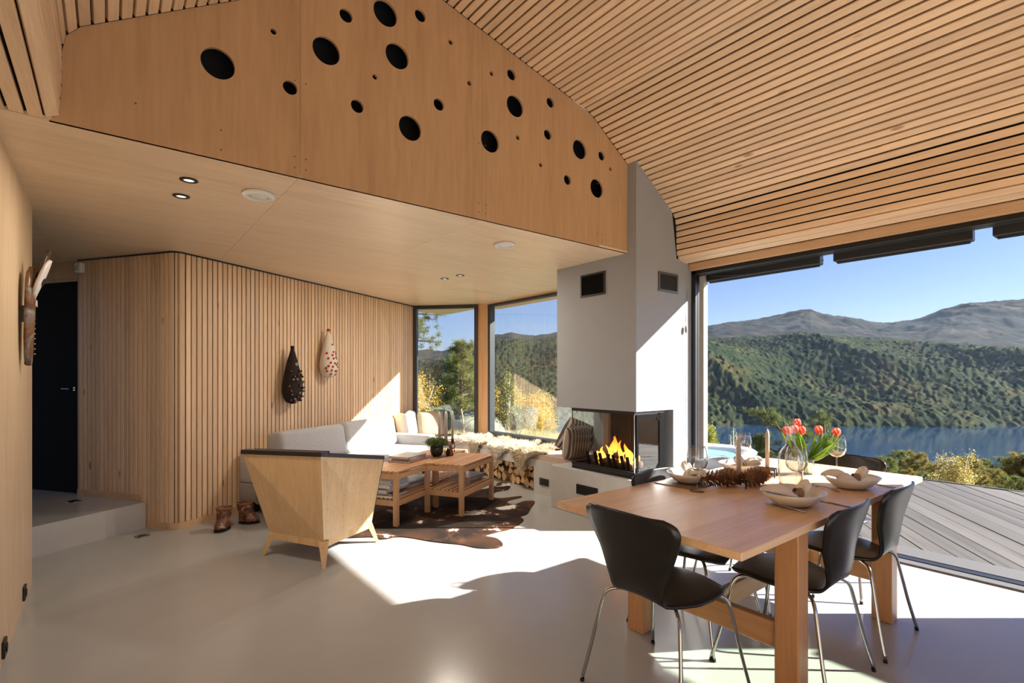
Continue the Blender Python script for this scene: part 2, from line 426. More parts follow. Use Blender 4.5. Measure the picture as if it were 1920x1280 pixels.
struct(mk('baseboard_back', curve_strip(bb, .016, 0, .055), TRIMW))
struct(mk('baseboard_hall', curve_strip([W2(1.2, 0)[:2], W2(.385, 0)[:2]], .016, .228, .285), TRIMW))
# thin black strip put in as the shadow line between slats and ceiling
bt = [W2(1.2, 0)[:2], W2(.1, 0)[:2]]+arc+[W(.1, 0)[:2], W(LEN1, 0)[:2]]
struct(mk('trim_shadow_line', curve_strip(bt, .014, ZC-.012, ZC), BLACK))
# door at the end of the hall
d1_ = empty('door_1', W2(1.22, .06, .228), TH2); struct(d1_)
mk('leaf', box(.03, -.02, 0, .95, .02, 2.03), DOORB, d1_)
mk('frame', box(0, -.04, 0, .03, .04, 2.06), POSTW, d1_)
mk('frame', box(.95, -.04, 0, .98, .04, 2.06), POSTW, d1_)
mk('frame', box(.03, -.04, 2.03, .95, .04, 2.06), POSTW, d1_)
hd = mk('handle', join(tube([(.10, .02, 1.0), (.10, .075, 1.0)], .006), tube([(.095, .072, 1.0), (.20, .072, 1.0)], .006), xf(lathe([(.018, 0), (.018, .006)], 16), T(.10, .02, 1.0, 0, -math.pi/2))), STEEL, d1_)
wd = empty('wall_hall_end', W2(1.2, .06), TH2); struct(wd)
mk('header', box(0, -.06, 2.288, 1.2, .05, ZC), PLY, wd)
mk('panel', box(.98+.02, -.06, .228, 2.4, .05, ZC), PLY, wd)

# low plywood ceiling in sheets, and the strip over the left wall -------
cl = empty('ceiling', (0, 0, ZC)); struct(cl)
xs = [-3.3, -1.62, -.40, .83, 2.06, 3.28, 4.75]; ys = [2.96, 5.40, 7.9]
for i in range(len(xs)-1):
    for j in range(2):
        y0 = ys[j]; y1 = ys[j+1]
        if xs[i] >= 3.27 and j == 0:
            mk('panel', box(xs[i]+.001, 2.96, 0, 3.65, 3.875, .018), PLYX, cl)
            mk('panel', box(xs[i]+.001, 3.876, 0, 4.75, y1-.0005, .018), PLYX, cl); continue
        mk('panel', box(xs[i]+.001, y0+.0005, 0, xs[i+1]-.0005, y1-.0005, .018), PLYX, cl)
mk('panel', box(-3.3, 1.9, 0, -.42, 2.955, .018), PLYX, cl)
rs = mk('roof_slab', prism([(-3.4, 2.97), (4.95, 2.97), (4.95, 6.65), (4.2, 7.95), (-3.4, 7.95)], .02, .16), BLACKM, cl)

# perforated plywood gable wall -------------------------------------------
PROF = [(-.39, 2.452), (-.225, 2.452), (-.185, 2.47), (-.165, 2.52), (-.158, 2.62), (-.158, 2.76), (-.145, 2.835), (-.095, 2.895), (1.43, 3.875), (1.51, 3.90), (3.13, 3.557), (3.22, 3.52),
        (4.17, 2.91), (4.225, 2.85), (4.247, 2.77), (4.252, 2.56), (4.262, 2.50), (4.30, 2.462), (4.36, 2.447), (4.45, 2.445)]
def prof_z(x):
    for (x0, z0), (x1, z1) in zip(PROF[5:], PROF[6:]):
        if x0 <= x <= x1 and x1 > x0: return z0+(z1-z0)*(x-x0)/(x1-x0)
    return PROF[5][1]
HOLES = [(0.437, 2.934, .077), (0.699, 3.205, .0155), (0.784, 2.933, .038), (0.981, 3.213, .078), (1.095, 3.464, .039), (1.342, 3.585, .078), (1.581, 3.676, .039), (1.809, 3.596, .0165), (1.42, 3.352, .078), (1.273, 3.169, .016), (1.959, 3.373, .0165), (1.163, 2.955, .039), (1.718, 3.147, .039), (1.509, 2.928, .078), (2.15, 3.509, .0165), (2.329, 3.567, .039), (2.364, 3.347, .078), (2.717, 3.491, .039), (2.689, 3.232, .039), (2.136, 3.022, .078), (2.39, 3.121, .0165), (2.617, 2.977, .0165), (3.043, 3.213, .078), (3.309, 3.231, .039), (3.425, 3.147, .0165), (2.903, 2.93, .039), (3.239, 2.94, .0)]
HOLES[-1] = (3.249, 2.94, .078)
def plate(name, outline, holes, th, mat, parent, y):
    cu = bpy.data.curves.new(name, 'CURVE'); cu.dimensions = '2D'; cu.fill_mode = 'BOTH'; cu.extrude = th/2
    def spl(pts):
        s = cu.splines.new('POLY'); s.points.add(len(pts)-1); s.use_cyclic_u = True
        for p, c in zip(s.points, pts): p.co = (c[0], c[1], 0, 1)
    spl(outline)
    for (hx, hz, r) in holes:
        k = 36 if r > .05 else 24
        spl([(hx+r*math.cos(2*math.pi*i/k), hz+r*math.sin(2*math.pi*i/k)) for i in range(k)])
    t = bpy.data.objects.new(name, cu); COL.objects.link(t)
    dg = bpy.context.evaluated_depsgraph_get(); me = bpy.data.meshes.new_from_object(t.evaluated_get(dg))
    bpy.data.objects.remove(t); bpy.data.curves.remove(cu)
    me.transform(Matrix.Translation((0, y, 0)) @ Matrix.Rotation(math.pi/2, 4, 'X'))
    me.materials.clear(); me.materials.append(mat)
    return obj(name, me, parent)
wg = empty('wall_gable', (0, 2.969, 0)); struct(wg)
seams = [-.17, .837, 2.066, 3.282, 3.655]
for x0, x1 in zip(seams, seams[1:]):
    xa, xb = x0+.0008, x1-.0008
    if x0 < 0:
        ol = [(-.20, ZC)]+[(px, pz) for px, pz in PROF[2:9] if px < xb]
    else: ol = [(xa, ZC), (xa, prof_z(xa))]+[(px, pz) for px, pz in PROF[8:13] if xa < px < xb]
    ol += [(xb, prof_z(xb)), (xb, ZC)]
    hs = [h for h in HOLES if xa < h[0]-h[2] and h[0]+h[2] < xb]
    cut = [h for h in HOLES if not any(a < h[0]-h[2] and h[0]+h[2] < b for a, b in zip(seams, seams[1:]))]
    # a hole that straddles a seam is notched into each panel edge
    for (hx, hz, r) in cut:
        for edge, sgn in ((xb, 1), (xa, -1)):
            if abs(hx-edge) < r and xa-.2 < hx < xb+.2:
                dz = math.sqrt(r*r-(edge-hx)**2); a0 = math.atan2(dz, edge-hx); a1 = math.atan2(-dz, edge-hx)
                if sgn == 1:
                    if a1 > 0: a1 -= 2*math.pi
                    # go round through the side inside this panel
                    arcp = [(hx+r*math.cos(a0+(2*math.pi-(a0-a1))*t/20), hz+r*math.sin(a0+(2*math.pi-(a0-a1))*t/20)) for t in range(21)]
                    ol = ol[:-1]+arcp+[ol[-1]]
                else:
                    arcp = [(hx+r*math.cos(a1+(a0-a1)*t/20), hz+r*math.sin(a1+(a0-a1)*t/20)) for t in range(21)]
                    ol = [ol[0]]+arcp+ol[1:]
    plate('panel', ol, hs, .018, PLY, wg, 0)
mk('backing', box(-.35, .14, ZC-2.45+2.47, 3.7, .16, 4.0), BLACKM, wg)  # black sheet added behind the holes so they stay dark
# little screw heads on the panels
SCREW = plain('screw', (.20, .13, .08), .5)
sp = [(x+dx, z) for x in (.837, 2.066, 3.282) for dx in (-.03, .03) for z in (2.50, 2.56, 2.98)]+[(.1, 2.62), (.45, 2.6), (.45, 2.5)]
mk('screw', join(*[xf(lathe([(.005, 0), (.005, .001)], 8), T(x, -.010, z, 0, math.pi/2)) for x, z in sp]), SCREW, wg)

# vaulted slat ceiling -----------------------------------------------------
cv = empty('ceiling_vault', (0, 0, 0)); struct(cv)
def along(poly, step):
    seg = []; tot = 0
    for a, b in zip(poly, poly[1:]):
        l = math.dist(a, b); seg.append((tot, l, a, b)); tot += l
    n = int(tot/step); res = []
    for i in range(n):
        s = (i+.5)*step
        for t0, l, a, b in seg:
            if t0 <= s <= t0+l:
                f = (s-t0)/l; res.append((a[0]+(b[0]-a[0])*f, a[1]+(b[1]-a[1])*f, math.atan2(b[1]-a[1], b[0]-a[0]))); break
    return res
PV = .0588; Y0 = -2.32
def slat_mesh(y1, w=.0232): return mesh('slat', *rbox(-w, Y0, 0, w, y1, .021, .002), SLATY)
mA = slat_mesh(2.957); mB = slat_mesh(2.862); mC = slat_mesh(2.957, .0236)
for x, z, a in along(PROF, PV):
    o = obj('slat', mA if x < 3.645 else mB, cv, (x, 0, z)); o.rotation_euler = (0, -a, 0)
up = []
for i, (x, z) in enumerate(PROF):
    a = PROF[max(i-1, 0)]; b = PROF[min(i+1, len(PROF)-1)]; t = math.atan2(b[1]-a[1], b[0]-a[0])
    up.append((x-math.sin(t)*.045, z+math.cos(t)*.045))
V = [(x, Y0, z) for x, z in up]+[(x, 3.0, z) for x, z in up]+[(x, Y0, z+.25) for x, z in up]+[(x, 3.0, z+.25) for x, z in up]; n = len(up)
F = [(i, i+n, i+n+1, i+1) for i in range(n-1)]+[(i+2*n, i+1+2*n, i+1+3*n, i+3*n) for i in range(n-1)]
mk('backing', (V, F), BACKER, cv)
# eave and head over the long opening
struct(mk('trim_2', box(4.452, -2.3, 2.377, 4.49, 2.858, 2.447, .002), TRIMW))
ev = empty('ceiling_eave', (0, 0, 0)); struct(ev)
mk('soffit', box(4.49, -2.3, 2.43, 4.95, 6.65, 2.60), TRIMW, ev)

# fireplace pier to the window: chimney plaster ------------------------------
# ------------------------------------------------------------------ windows
CX0, CY0, CY1 = 3.65, 2.862, 3.875          # chimney breast corner and depth
def win_frame(name, p, q, z0, z1, fr=.055, extra=None):
    """fixed window between plan points p and q, frame pieces each their own part"""
    d = Vector(q)-Vector(p); L = d.length; e = empty(name, (p[0], p[1], 0), math.atan2(d.y, d.x)); struct(e)
    mk('frame', box(0, -.04, z0, fr, .05, z1), FRAME, e); mk('frame', box(L-fr, -.04, z0, L, .05, z1), FRAME, e)
    mk('frame', box(fr, -.04, z1-fr, L-fr, .05, z1), FRAME, e); mk('frame', box(fr, -.04, z0, L-fr, .05, z0+fr), FRAME, e)
    mk('pane', box(fr, .0, z0+fr, L-fr, .012, z1-fr), PANE, e)
    return e
w1 = win_frame('window_1', (4.46, 6.50), W(LEN1, .0)[:2], .40, ZC, .05)
w2 = win_frame('window_2', (4.56, 3.80), (4.535, 6.29), .47, ZC, .055)
for w in (w1, w2): w.scale = (1, -1, 1)
struct(mk('window_post', prism([(4.53, 6.295), (4.62, 6.30), (4.62, 6.42), (4.50, 6.53), (4.45, 6.49), (4.455, 6.40)], 0, ZC), POSTW))
# walls under the windows
wu = empty('wall_window', (0, 0, 0)); struct(wu)
mk('parapet', box(4.53, 3.8, 0, 4.62, 6.3, .47), PLASTER, wu)
pw = [(4.46, 6.50), W(LEN1, 0)[:2], W(LEN1, -.1)[:2], (4.55, 6.55)]
mk('parapet', prism(pw, 0, .40), PLASTER, wu)

# long sliding opening on the right: jamb, track, sill, blinds
w5 = empty('window_5', (0, 0, 0)); struct(w5)
mk('jamb', box(4.50, 2.815, 0, 4.535, 2.86, 2.38), BLACK, w5)
mk('jamb', box(4.540, 2.83, 0, 4.555, 2.86, 2.36), FRAME, w5)
mk('jamb', box(4.560, 2.825, 0, 4.585, 2.86, 2.36), BLACK, w5)
mk('head_rail', box(4.50, 0, 2.345, 4.56, 2.858, 2.377), BLACK, w5)
mk('head_rail', box(4.57, 0, 2.345, 4.64, 2.858, 2.40), FRAME, w5)
SILL = plain('aluminium_sill', (.16, .15, .135), .45, .3)
mk('sill', box(4.49, 0, -.10, 4.575, 2.86, .012), SILL, w5)
mk('sill', box(4.60, 0, -.10, 4.67, 2.86, .012), BLACK, w5)
mk('sill', box(4.69, 0, -.10, 4.93, 2.86, .012), SILL, w5)
mk('cover', box(4.575, 0, -.10, 4.60, 2.86, -.03), BLACKM, w5)
mk('cover', box(4.67, 0, -.10, 4.69, 2.86, -.03), BLACKM, w5)
BLINDM = plain('blind_housing', (.022, .024, .026), .45)
for i, (y0, y1) in enumerate(((.05, .70), (.80, 1.66), (1.76, 2.79))):
    b = empty('roller_blind', (4.70, y0, 2.345), 0, ['black roller blind housing at the right edge of the opening', 'black roller blind housing in the middle of the opening', 'black roller blind housing next to the chimney wall, cord hanging below'][i], 'blind', 'roller blinds over the opening')
    mk('housing', rbox(-.055, 0, -.062, .03, y1-y0, .06, .008), BLINDM, b)
    mk('fabric_roll', tube([(-.01, .02, -.05), (-.01, y1-y0-.02, -.05)], .028, 10), BLACKM, b)
    mk('bracket', box(-.02, -.03, .02, .02, 0, .045), STEEL, b)
cord = mk('hanging_wire', tube(bez([(4.60, 2.72, 2.33), (4.63, 2.5, 2.30), (4.66, 2.2, 2.297), (4.70, 1.9, 2.305), (4.70, 1.75, 2.32)], 8), .004, 5), BLACK)
tag(cord, 'thin black wire sagging below the window head beside the chimney', 'wire')
# white outer wall end beyond the jamb
struct(mk('wall_outer', box(4.637, 2.808, -.1, 4.705, 3.84, 2.43), plain('outer_wall_paint', (.62, .60, .56), .7, noise=.06, nscale=30)))
# pull cord of the blind on the chimney wall
pc = empty('blind_pull_cord', (4.40, 2.85, 0), 0, 'thin grey pull cord with small weight hanging on the white chimney wall', 'cord')
GREYP = plain('grey_cord', (.30, .29, .28), .6)
mk('cord', join(tube([(.02, 0, 2.18), (.02, 0, .75)], .0022, 5), tube([(.02, 0, 2.18), (-.02, -.004, 1.84)], .0022, 5)), GREYP, pc)
mk('weight', xf(lathe([(.004, -.045), (.014, -.03), (.016, 0), (.012, .02), (.003, .03)], 10), T(-.02, -.01, 1.81)), GREYP, pc)
mk('bead', xf(lathe([(.001, -.008), (.006, 0), (.001, .008)], 8), T(.02, -.003, 1.13)), GREYP, pc)

# ------------------------------------------------------------------ fireplace
fp = empty('fireplace', (3.65, 2.862, 0), 0, 'white plastered corner fireplace with glass firebox, hood and concrete hearth', 'fireplace')
def tri_top(x0, x1, y0, y1, z0):          # block whose top follows the sloping ceiling
    pts = [(x, min(prof_z(x), 3.3)+.02 if x < 4.25 else 2.47) for x in np.linspace(x0, x1, 14)]
    V = []; F = []; n = len(pts)
    for (x, z) in pts: V += [(x-3.65, y0-2.862, z0), (x-3.65, y1-2.862, z0), (x-3.65, y0-2.862, z), (x-3.65, y1-2.862, z)]
    for i in range(n-1):
        a, b = 4*i, 4*i+4
        F += [(a, b, b+2, a+2), (a+1, a+3, b+3, b+1), (a+2, b+2, b+3, a+3), (a, a+1, b+1, b)]
    F += [(0, 2, 3, 1), (4*n-4, 4*n-3, 4*n-1, 4*n-2)]
    return V, F
mk('chimney_breast', tri_top(3.65, 4.635, CY0, CY1, 1.035), PLASTER, fp)
mk('column', box(.554, 0, .44, .985, 1.013, 1.035), PLASTER, fp)
mk('column', box(.554, 0, 0, .985, -.0, .44) if False else box(.60, -.0, 0, .985, 1.013, .44), PLASTER, fp)
mk('hearth', rbox(-.055, -.012, 0, .60, 1.045, .435, .004), CONCRETE, fp)
gr = mk('ash_vent', box(-.058, .40, .205, -.05, .68, .30), BLACKM, fp)
for i in range(4): mk('slat', box(-.062, .405, .215+i*.022, -.056, .675, .222+i*.022), IRON, gr)
fb = mk('firebox_tray', join(rbox(.0, .02, .437, .45, .80, .475, .004), box(.0, .02, .475, .02, .80, .495), box(.02, .02, .475, .45, .035, .495), box(.02, .785, .475, .45, .80, .495)), IRON, fp)
mk('top_frame', join(box(.0, .02, 1.005, .03, .80, 1.035), box(.03, .02, 1.005, .44, .05, 1.035), box(.03, .77, 1.005, .44, .80, 1.035)), BLACK, fp)
SOOT = plain('firebrick_soot', (.018, .016, .015), .85, noise=.4, nscale=8)
mk('back_plate', box(.40, .04, .475, .45, .66, 1.033), SOOT, fp)
mk('back_post', box(.36, .64, .475, .45, .70, 1.033), plain('firebox_post', (.30, .28, .25), .5), fp)
mk('door_frame', join(box(.02, .012, .49, .05, .022, 1.0), box(.35, .008, .49, .43, .024, 1.01), box(.05, .012, .97, .35, .022, 1.0), box(.05, .012, .475, .40, .022, .50),
   xf(box(-.03, 0, -.03, .03, .012, .03), T(.35, .010, .97, 0, 0, math.pi/4)), xf(box(-.03, 0, -.03, .03, .012, .03), T(.35, .010, .51, 0, 0, math.pi/4))), STOVE, fp)
mk('glass', box(.004, .03, .495, .008, .79, 1.005), FIREGLASS, fp)
mk('glass', box(.02, .014, .495, .36, .018, 1.005), FIREGLASS, fp)
mk('glass', box(.02, .79, .495, .44, .794, 1.005), FIREGLASS, fp)
mk('glass_edge', box(0, .022, .475, .012, .030, 1.01), STEEL, fp); mk('glass_edge', box(0, .79, .475, .010, .797, 1.01), STEEL, fp)
for i in range(7):
    y = .12+i*.082
    mk('grate_bar', xf(box(-.008, -.014, 0, .008, .014, .14), T(.065+.02*(i % 2), y, .485, 0, 0, -.32)), STOVE, fp)
mk('grate_rail', box(.06, .08, .486, .30, .66, .50), IRON, fp)
# warm-air vents
v1 = mk('air_vent', box(-.004, .365, 2.128, .004, .66, 2.325), STOVE, fp)
mk('vent_frame', join(box(-.010, .355, 2.118, -.001, .67, 2.135), box(-.010, .355, 2.318, -.001, .67, 2.335), box(-.010, .355, 2.135, -.001, .372, 2.318), box(-.010, .653, 2.135, -.001, .67, 2.318)), BLACK, v1)
v2 = mk('air_vent', box(.325, -.004, 2.145, .61, .004, 2.305), plain('vent_grey', (.035, .035, .035), .7, spec=.1), fp)
GALV = plain('vent_frame_grey', (.13, .13, .13), .45, .5)
mk('vent_frame', join(box(.315, -.010, 2.135, .62, -.001, 2.155), box(.315, -.010, 2.295, .62, -.001, 2.315), box(.315, -.010, 2.155, .335, -.001, 2.295), box(.60, -.010, 2.155, .62, -.001, 2.295)), GALV, v2)
# burning logs and flames
CHAR = plain('charred_log', (.09, .035, .015), .9, noise=.6, nscale=30)
lg = [((.10, .12, .53), (.12, .62, .535), .035), ((.20, .10, .535), (.19, .60, .54), .038), ((.10, .25, .60), (.22, .52, .59), .03)]
for i, (a, b, r) in enumerate(lg):
    o = mk('burning_log', tube([Vector(a).lerp(Vector(b), t) for t in (0, .3, .7, 1)], [r*.9, r, r*1.05, r*.9], 9), CHAR, None, True, (3.65, 2.862, 0))
    tag(o, ['charred log lying at the front of the fire behind the grate', 'charred log lying at the back of the fire', 'charred log resting on top of the other two in the fire'][i], 'log', 'logs in the fire')
FLM = bpy.data.materials.new('flame'); FLM.use_nodes = True; nt = FLM.node_tree; nt.nodes.clear(); L = nt.links.new
o_ = N(nt, 'ShaderNodeOutputMaterial'); em = N(nt, 'ShaderNodeEmission'); trn = N(nt, 'ShaderNodeBsdfTransparent'); mx = N(nt, 'ShaderNodeMixShader')
tc = N(nt, 'ShaderNodeTexCoord'); se = N(nt, 'ShaderNodeSeparateXYZ'); L(tc.outputs['Object'], se.inputs[0])
nz = N(nt, 'ShaderNodeTexNoise', Scale=16.0, Detail=3.0); L(tc.outputs['Object'], nz.inputs['Vector'])
ad = N(nt, 'ShaderNodeMath', _operation='MULTIPLY_ADD'); ad.inputs[1].default_value = .22; L(nz.outputs['Fac'], ad.inputs[0]); L(se.outputs[2], ad.inputs[2])
r = ramp(nt, [(.06, (1, .52, .14)), (.17, (1, .33, .05)), (.27, (1, .16, .015)), (.40, (.6, .04, .008))]); L(ad.outputs[0], r.inputs[0]); L(r.outputs[0], em.inputs[0]); em.inputs[1].default_value = 2.6
lw = N(nt, 'ShaderNodeLayerWeight', Blend=.35); L(lw.outputs['Facing'], mx.inputs[0]); L(em.outputs[0], mx.inputs[1]); L(trn.outputs[0], mx.inputs[2]); L(mx.outputs[0], o_.inputs[0])
fire = empty('fire', (3.65+.14, 2.862+.33, .53), 0, 'bright orange wood fire burning behind the glass of the fireplace', 'fire')
r0 = random.Random(3)
for i in range(15):
    y = -.20+.40*(i/14)+r0.uniform(-.02, .02); x = r0.uniform(-.05, .06); h = r0.uniform(.11, .20)*(1.35 if i in (4, 5, 10, 11) else .85)
    rr = r0.uniform(.022, .042); ph = r0.uniform(0, 6); pts = []; rad = []
    for k in range(9):
        t = k/8; pts.append((x+.018*math.sin(ph+t*5)*t, y+.026*math.sin(ph*1.7+t*6)*t, h*t-.02)); rad.append(max(.0012, rr*(.55+1.5*t)*(1-t)**.9))
    mk('flame', tube(pts, rad, 9), FLM, fire, True)

# ------------------------------------------------------------------ window bench
bn = empty('window_bench', (3.886, 3.91, 0), 0, 'low pale concrete bench running under the corner windows with a firewood niche', 'bench')
def bp(x, y): return (x-3.886, y-3.91)
BEND = 6.02
cA = W(3.05, .03); cB = W(LEN1-.02, .03)
top = [bp(3.886, 3.92), bp(4.53, 3.92), bp(4.53, 6.32), bp(4.43, 6.49), bp(cB[0], cB[1]), bp(cA[0], cA[1]), bp(3.886, BEND)]
mk('top_slab', prism(top, .30, .385), CONCRETE, bn)
mk('end_panel', box(0, .01, 0, .62, .61, .30), CONCRETE, bn)
mk('niche_back', box(.52, .61, 0, .62, 2.2, .30), CONCRETE, bn)
mk('far_panel', prism([bp(3.886, BEND), bp(cA[0], cA[1]), bp(cA[0]+.06, cA[1]+.02), bp(3.95, BEND+.03)][::-1], 0, .30), CONCRETE, bn)
CUSH = plain('bench_cushion', (.50, .36, .30), .9, noise=.08, nscale=60, bump=.2)
pad = [bp(3.90, 3.93), bp(4.51, 3.93), bp(4.51, 6.30), bp(4.40, 6.47), bp(cB[0]-.02, cB[1]-.03), bp(cA[0]+.02, cA[1]), bp(3.90, BEND)]
pm = tag(mk('seat_pad', prism([(x+3.886, y+3.91) for x, y in pad], .386, .445), CUSH), 'dusty pink seat pad lying along the window bench', 'cushion')
def socket(name, loc, rz, label, two=True, cat='socket'):
    e = empty(name, loc, rz, label, cat)
    mk('plate', rbox(-.075 if two else -.04, -.012, -.04, .075 if two else .04, 0, .04, .003), BLACK, e)
    for dx in ((-.036, .036) if two else (0,)):
        mk('outlet', xf(lathe([(.024, 0), (.022, -.0), (.021, .004), (.0, .004)], 18), T(dx, -.0122, 0, 0, math.pi/2)), BLACKM, e)
    return e
socket('wall_socket', (3.886, 4.335, .15), -math.pi/2, 'black double socket on the concrete bench end beside the firewood')
socket('wall_socket', (-.39, 4.12, .085), math.pi/2, 'black socket low on the plywood wall nearer the step', False)
socket('wall_socket', (-.39, 3.38, .03+.04), math.pi/2, 'black socket low on the plywood wall nearest the viewer', False)
# firewood in the niche
def log_mesh(kind, r, seed):
    q = random.Random(seed); L_ = .30
    if kind == 0:   # split wedge
        a = q.uniform(.9, 1.6); prof = [(0, 0)]+[(r*1.5*math.cos(a*t/4-a/2)*q.uniform(.93, 1.05), r*1.5*math.sin(a*t/4-a/2)*q.uniform(.93, 1.05)) for t in range(5)]
        cxx = sum(p[0] for p in prof)/6; prof = [(x-cxx, y) for x, y in prof]
    else:
        prof = [(r*math.cos(t*2*math.pi/9)*q.uniform(.9, 1.08), r*math.sin(t*2*math.pi/9)*q.uniform(.9, 1.08)) for t in range(9)]
    n = len(prof); V = [(0, x, z) for x, z in prof]+[(L_, x*.97, z*.97) for x, z in prof]
    F = [tuple(range(n)), tuple(range(2*n-1, n-1, -1))]+[(i, i+n, (i+1) % n+n, (i+1) % n) for i in range(n)]
    me = mesh('log', V, F, LOGEND); me.materials.append(LOGBARK)
    for i, p in enumerate(me.polygons):
        if i >= 2: p.material_index = 1 if (kind == 1 or 1 <= i-2 <= 4) else 0
    return me
lm = [log_mesh(0, .062, 1), log_mesh(0, .070, 2), log_mesh(0, .055, 5), log_mesh(1, .046, 3), log_mesh(0, .066, 9)]
ql = random.Random(5); nl = 0
for row in range(3):
    y = 4.57+.04*(row % 2)
    while y < 5.96:
        k = ql.randrange(5)
        if row == 2 and ql.random() < .2: y += .10; continue
        o = obj('firewood_log', lm[k], None, (4.02+ql.uniform(-.03, .05), y, .055+row*.086))
        o.rotation_euler = (ql.uniform(0, 6.28), 0, ql.uniform(-.05, .05)); nl += 1
        tag(o, 'split firewood log stacked in the niche under the window bench', 'firewood', 'firewood logs in the bench niche'); y += ql.uniform(.088, .105)
# ------------------------------------------------------------------ dining table
TX0, TX1, TY0, TY1, TZ = 1.705, 3.85, .89, 1.81, .745
tb = empty('dining_table', (0, 0, 0), 0, 'long alder wood dining table set for dinner beside the open window wall', 'table')
mk('tabletop', rbox(TX0, TY0, .713, TX1, TY1, TZ, .003), OAK, tb)
LXs = (2.235, 3.39)
for x in LXs:
    for y in (.955, 1.725):
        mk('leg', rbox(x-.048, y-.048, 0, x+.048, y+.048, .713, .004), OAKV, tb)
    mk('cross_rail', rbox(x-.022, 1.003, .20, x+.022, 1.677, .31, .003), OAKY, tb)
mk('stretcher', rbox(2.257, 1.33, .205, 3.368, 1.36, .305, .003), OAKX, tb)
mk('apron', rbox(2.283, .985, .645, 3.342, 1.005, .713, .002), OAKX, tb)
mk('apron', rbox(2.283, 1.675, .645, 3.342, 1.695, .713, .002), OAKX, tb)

# ------------------------------------------------------------------ moulded plywood chairs
def shell():
    # side profile: front lip of seat, seat, tight bend, back
    pr = bez([(.215, .432), (.19, .446), (.08, .447), (-.06, .437), (-.155, .436), (-.205, .462), (-.228, .52), (-.246, .62), (-.268, .72), (-.292, .805)], 6)
    n = len(pr)-1
    # half widths along the profile
    key = [(0, .10), (.02, .150), (.06, .185), (.13, .204), (.25, .212), (.34, .196), (.42, .160), (.48, .134), (.54, .124), (.60, .132), (.68, .158), (.76, .188), (.84, .216), (.90, .234), (.94, .238), (.97, .228), (.99, .205), (1, .175)]
    def wid(t):
        for (a, x), (b, y) in zip(key, key[1:]):
            if a <= t <= b:
                f = (t-a)/(b-a); return x+(y-x)*f
    Ls = [0]
    for a, b in zip(pr, pr[1:]): Ls.append(Ls[-1]+(b-a).length)
    m = 12; V = []
    for j, p in enumerate(pr):
        t = Ls[j]/Ls[-1]; w = wid(t); back = max(0, min(1, (t-.5)/.25))
        for i in range(m+1):
            u = -1+2*i/m
            y = p.x+back*.035*u*u; z = p.y-(1-back)*.012*u*u+(.010*u*u*max(0, 1-t/.12) if t < .12 else 0)*-1
            V.append((u*w, y, z))
    F = [(j*(m+1)+i, j*(m+1)+i+1, (j+1)*(m+1)+i+1, (j+1)*(m+1)+i) for j in range(n) for i in range(m)]
    return V, F
def make_chair():
    e = empty('dining_chair')
    s = mk('shell', shell(), CHAIRB, e, True); solid(s, .011, -1)
    for sx in (-1, 1):
        for sy, ye in ((1, .255), (-1, -.255)):
            pts = bez([(sx*.03, sy*.035, .412), (sx*.11, sy*.10, .416), (sx*.165, sy*.152, .412), (sx*.190, sy*.176, .388), (sx*.203, sy*.19, .33), (sx*.228, sy*.222, .16), (sx*.250, ye, .014)], 5)
            mk('leg', tube(pts, .0082, 8), STEEL, e, True)
            mk('foot', tube([(sx*.2487, ye-sy*.0015, .014), (sx*.2505, ye+sy*.001, 0)], .0092, 8), BLACKM, e)
    mk('seat_plate', rbox(-.07, -.07, .405, .07, .07, .424, .006), BLACK, e)
    return e
ch = make_chair(); G = 'black dining chairs around the table'
spots = [((1.905, 1.34), -math.pi/2, 'black moulded chair at the near end of the dining table'),
         ((2.50, 1.07), 0, 'black moulded chair nearest the viewer on the window side of the table'),
         ((3.125, 1.06), 0, 'black moulded chair farther along the window side, beside the deck'),
         ((3.76, 1.35), math.pi/2, 'black moulded chair at the far end of the table in front of the lake view'),
         ((2.50, 1.565), math.pi, 'black moulded chair on the fireplace side nearest the hearth'),
         ((3.14, 1.60), math.pi, 'black moulded chair on the fireplace side farther from the viewer')]
for i, ((x, y), a, lab) in enumerate(spots):
    o = ch if i == 0 else copy_tree(ch)
    o.location = (x, y, 0); o.rotation_euler = (0, 0, a); tag(o, lab, 'chair', G)

# ------------------------------------------------------------------ things on the table
TT = TZ+.0005
def bowl_mesh(rx=.152, ry=.130, h=.062):
    prof = [(.0, .004), (.36, .004), (.42, .0), (.46, .003), (.66, .20), (.86, .62), (1.0, 1.0), (.985, 1.02), (.84, .70), (.62, .32), (.38, .16), (.0, .14)]
    v, f = lathe(prof, 40, False)
    return [(x*rx, y*ry, z*h) for x, y, z in v], f
def napkin(seed, flip=1):
    """folded linen leaf, one lobe lying and one standing, tied with a wooden ring"""
    q = random.Random(seed)
    def lobe(L_, wdt, lift, yaw):
        def fn(u, v):
            t = u; s = (v-.5)*2; w = wdt*(math.sin(math.pi*min(1, .12+t*.88))**.7)
            x = t*L_; y = s*w; z = .012+lift*math.sin(t*math.pi*.6)+.030*(1-s*s)*math.sin(t*math.pi)+.006*math.sin(s*9+t*4)
            c, k = math.cos(yaw), math.sin(yaw); return (x*c-y*k, x*k+y*c, z)
        return gridf(14, 10, fn)
    return join(lobe(.17, .050, .035, 0), lobe(.085, .034, .055, math.pi+.35), lobe(.13, .042, .020, .5*flip))
BMESH = mesh('bowl', *bowl_mesh(), CERAMIC, True)
bowls = [((2.589, 1.66), .3, 'ivory bowl with folded napkin beside the wine glass near the fireplace', .93),
         ((3.114, 1.64), .1, 'ivory bowl with folded napkin in front of the hot tub view', .93),
         ((2.537, 1.075), -.1, 'ivory bowl with napkin laid with fork and knife, nearest the viewer', 1.04),
         ((3.167, 1.04), -.2, 'ivory bowl with upright napkin fold near the far chair and deck', 1.0)]
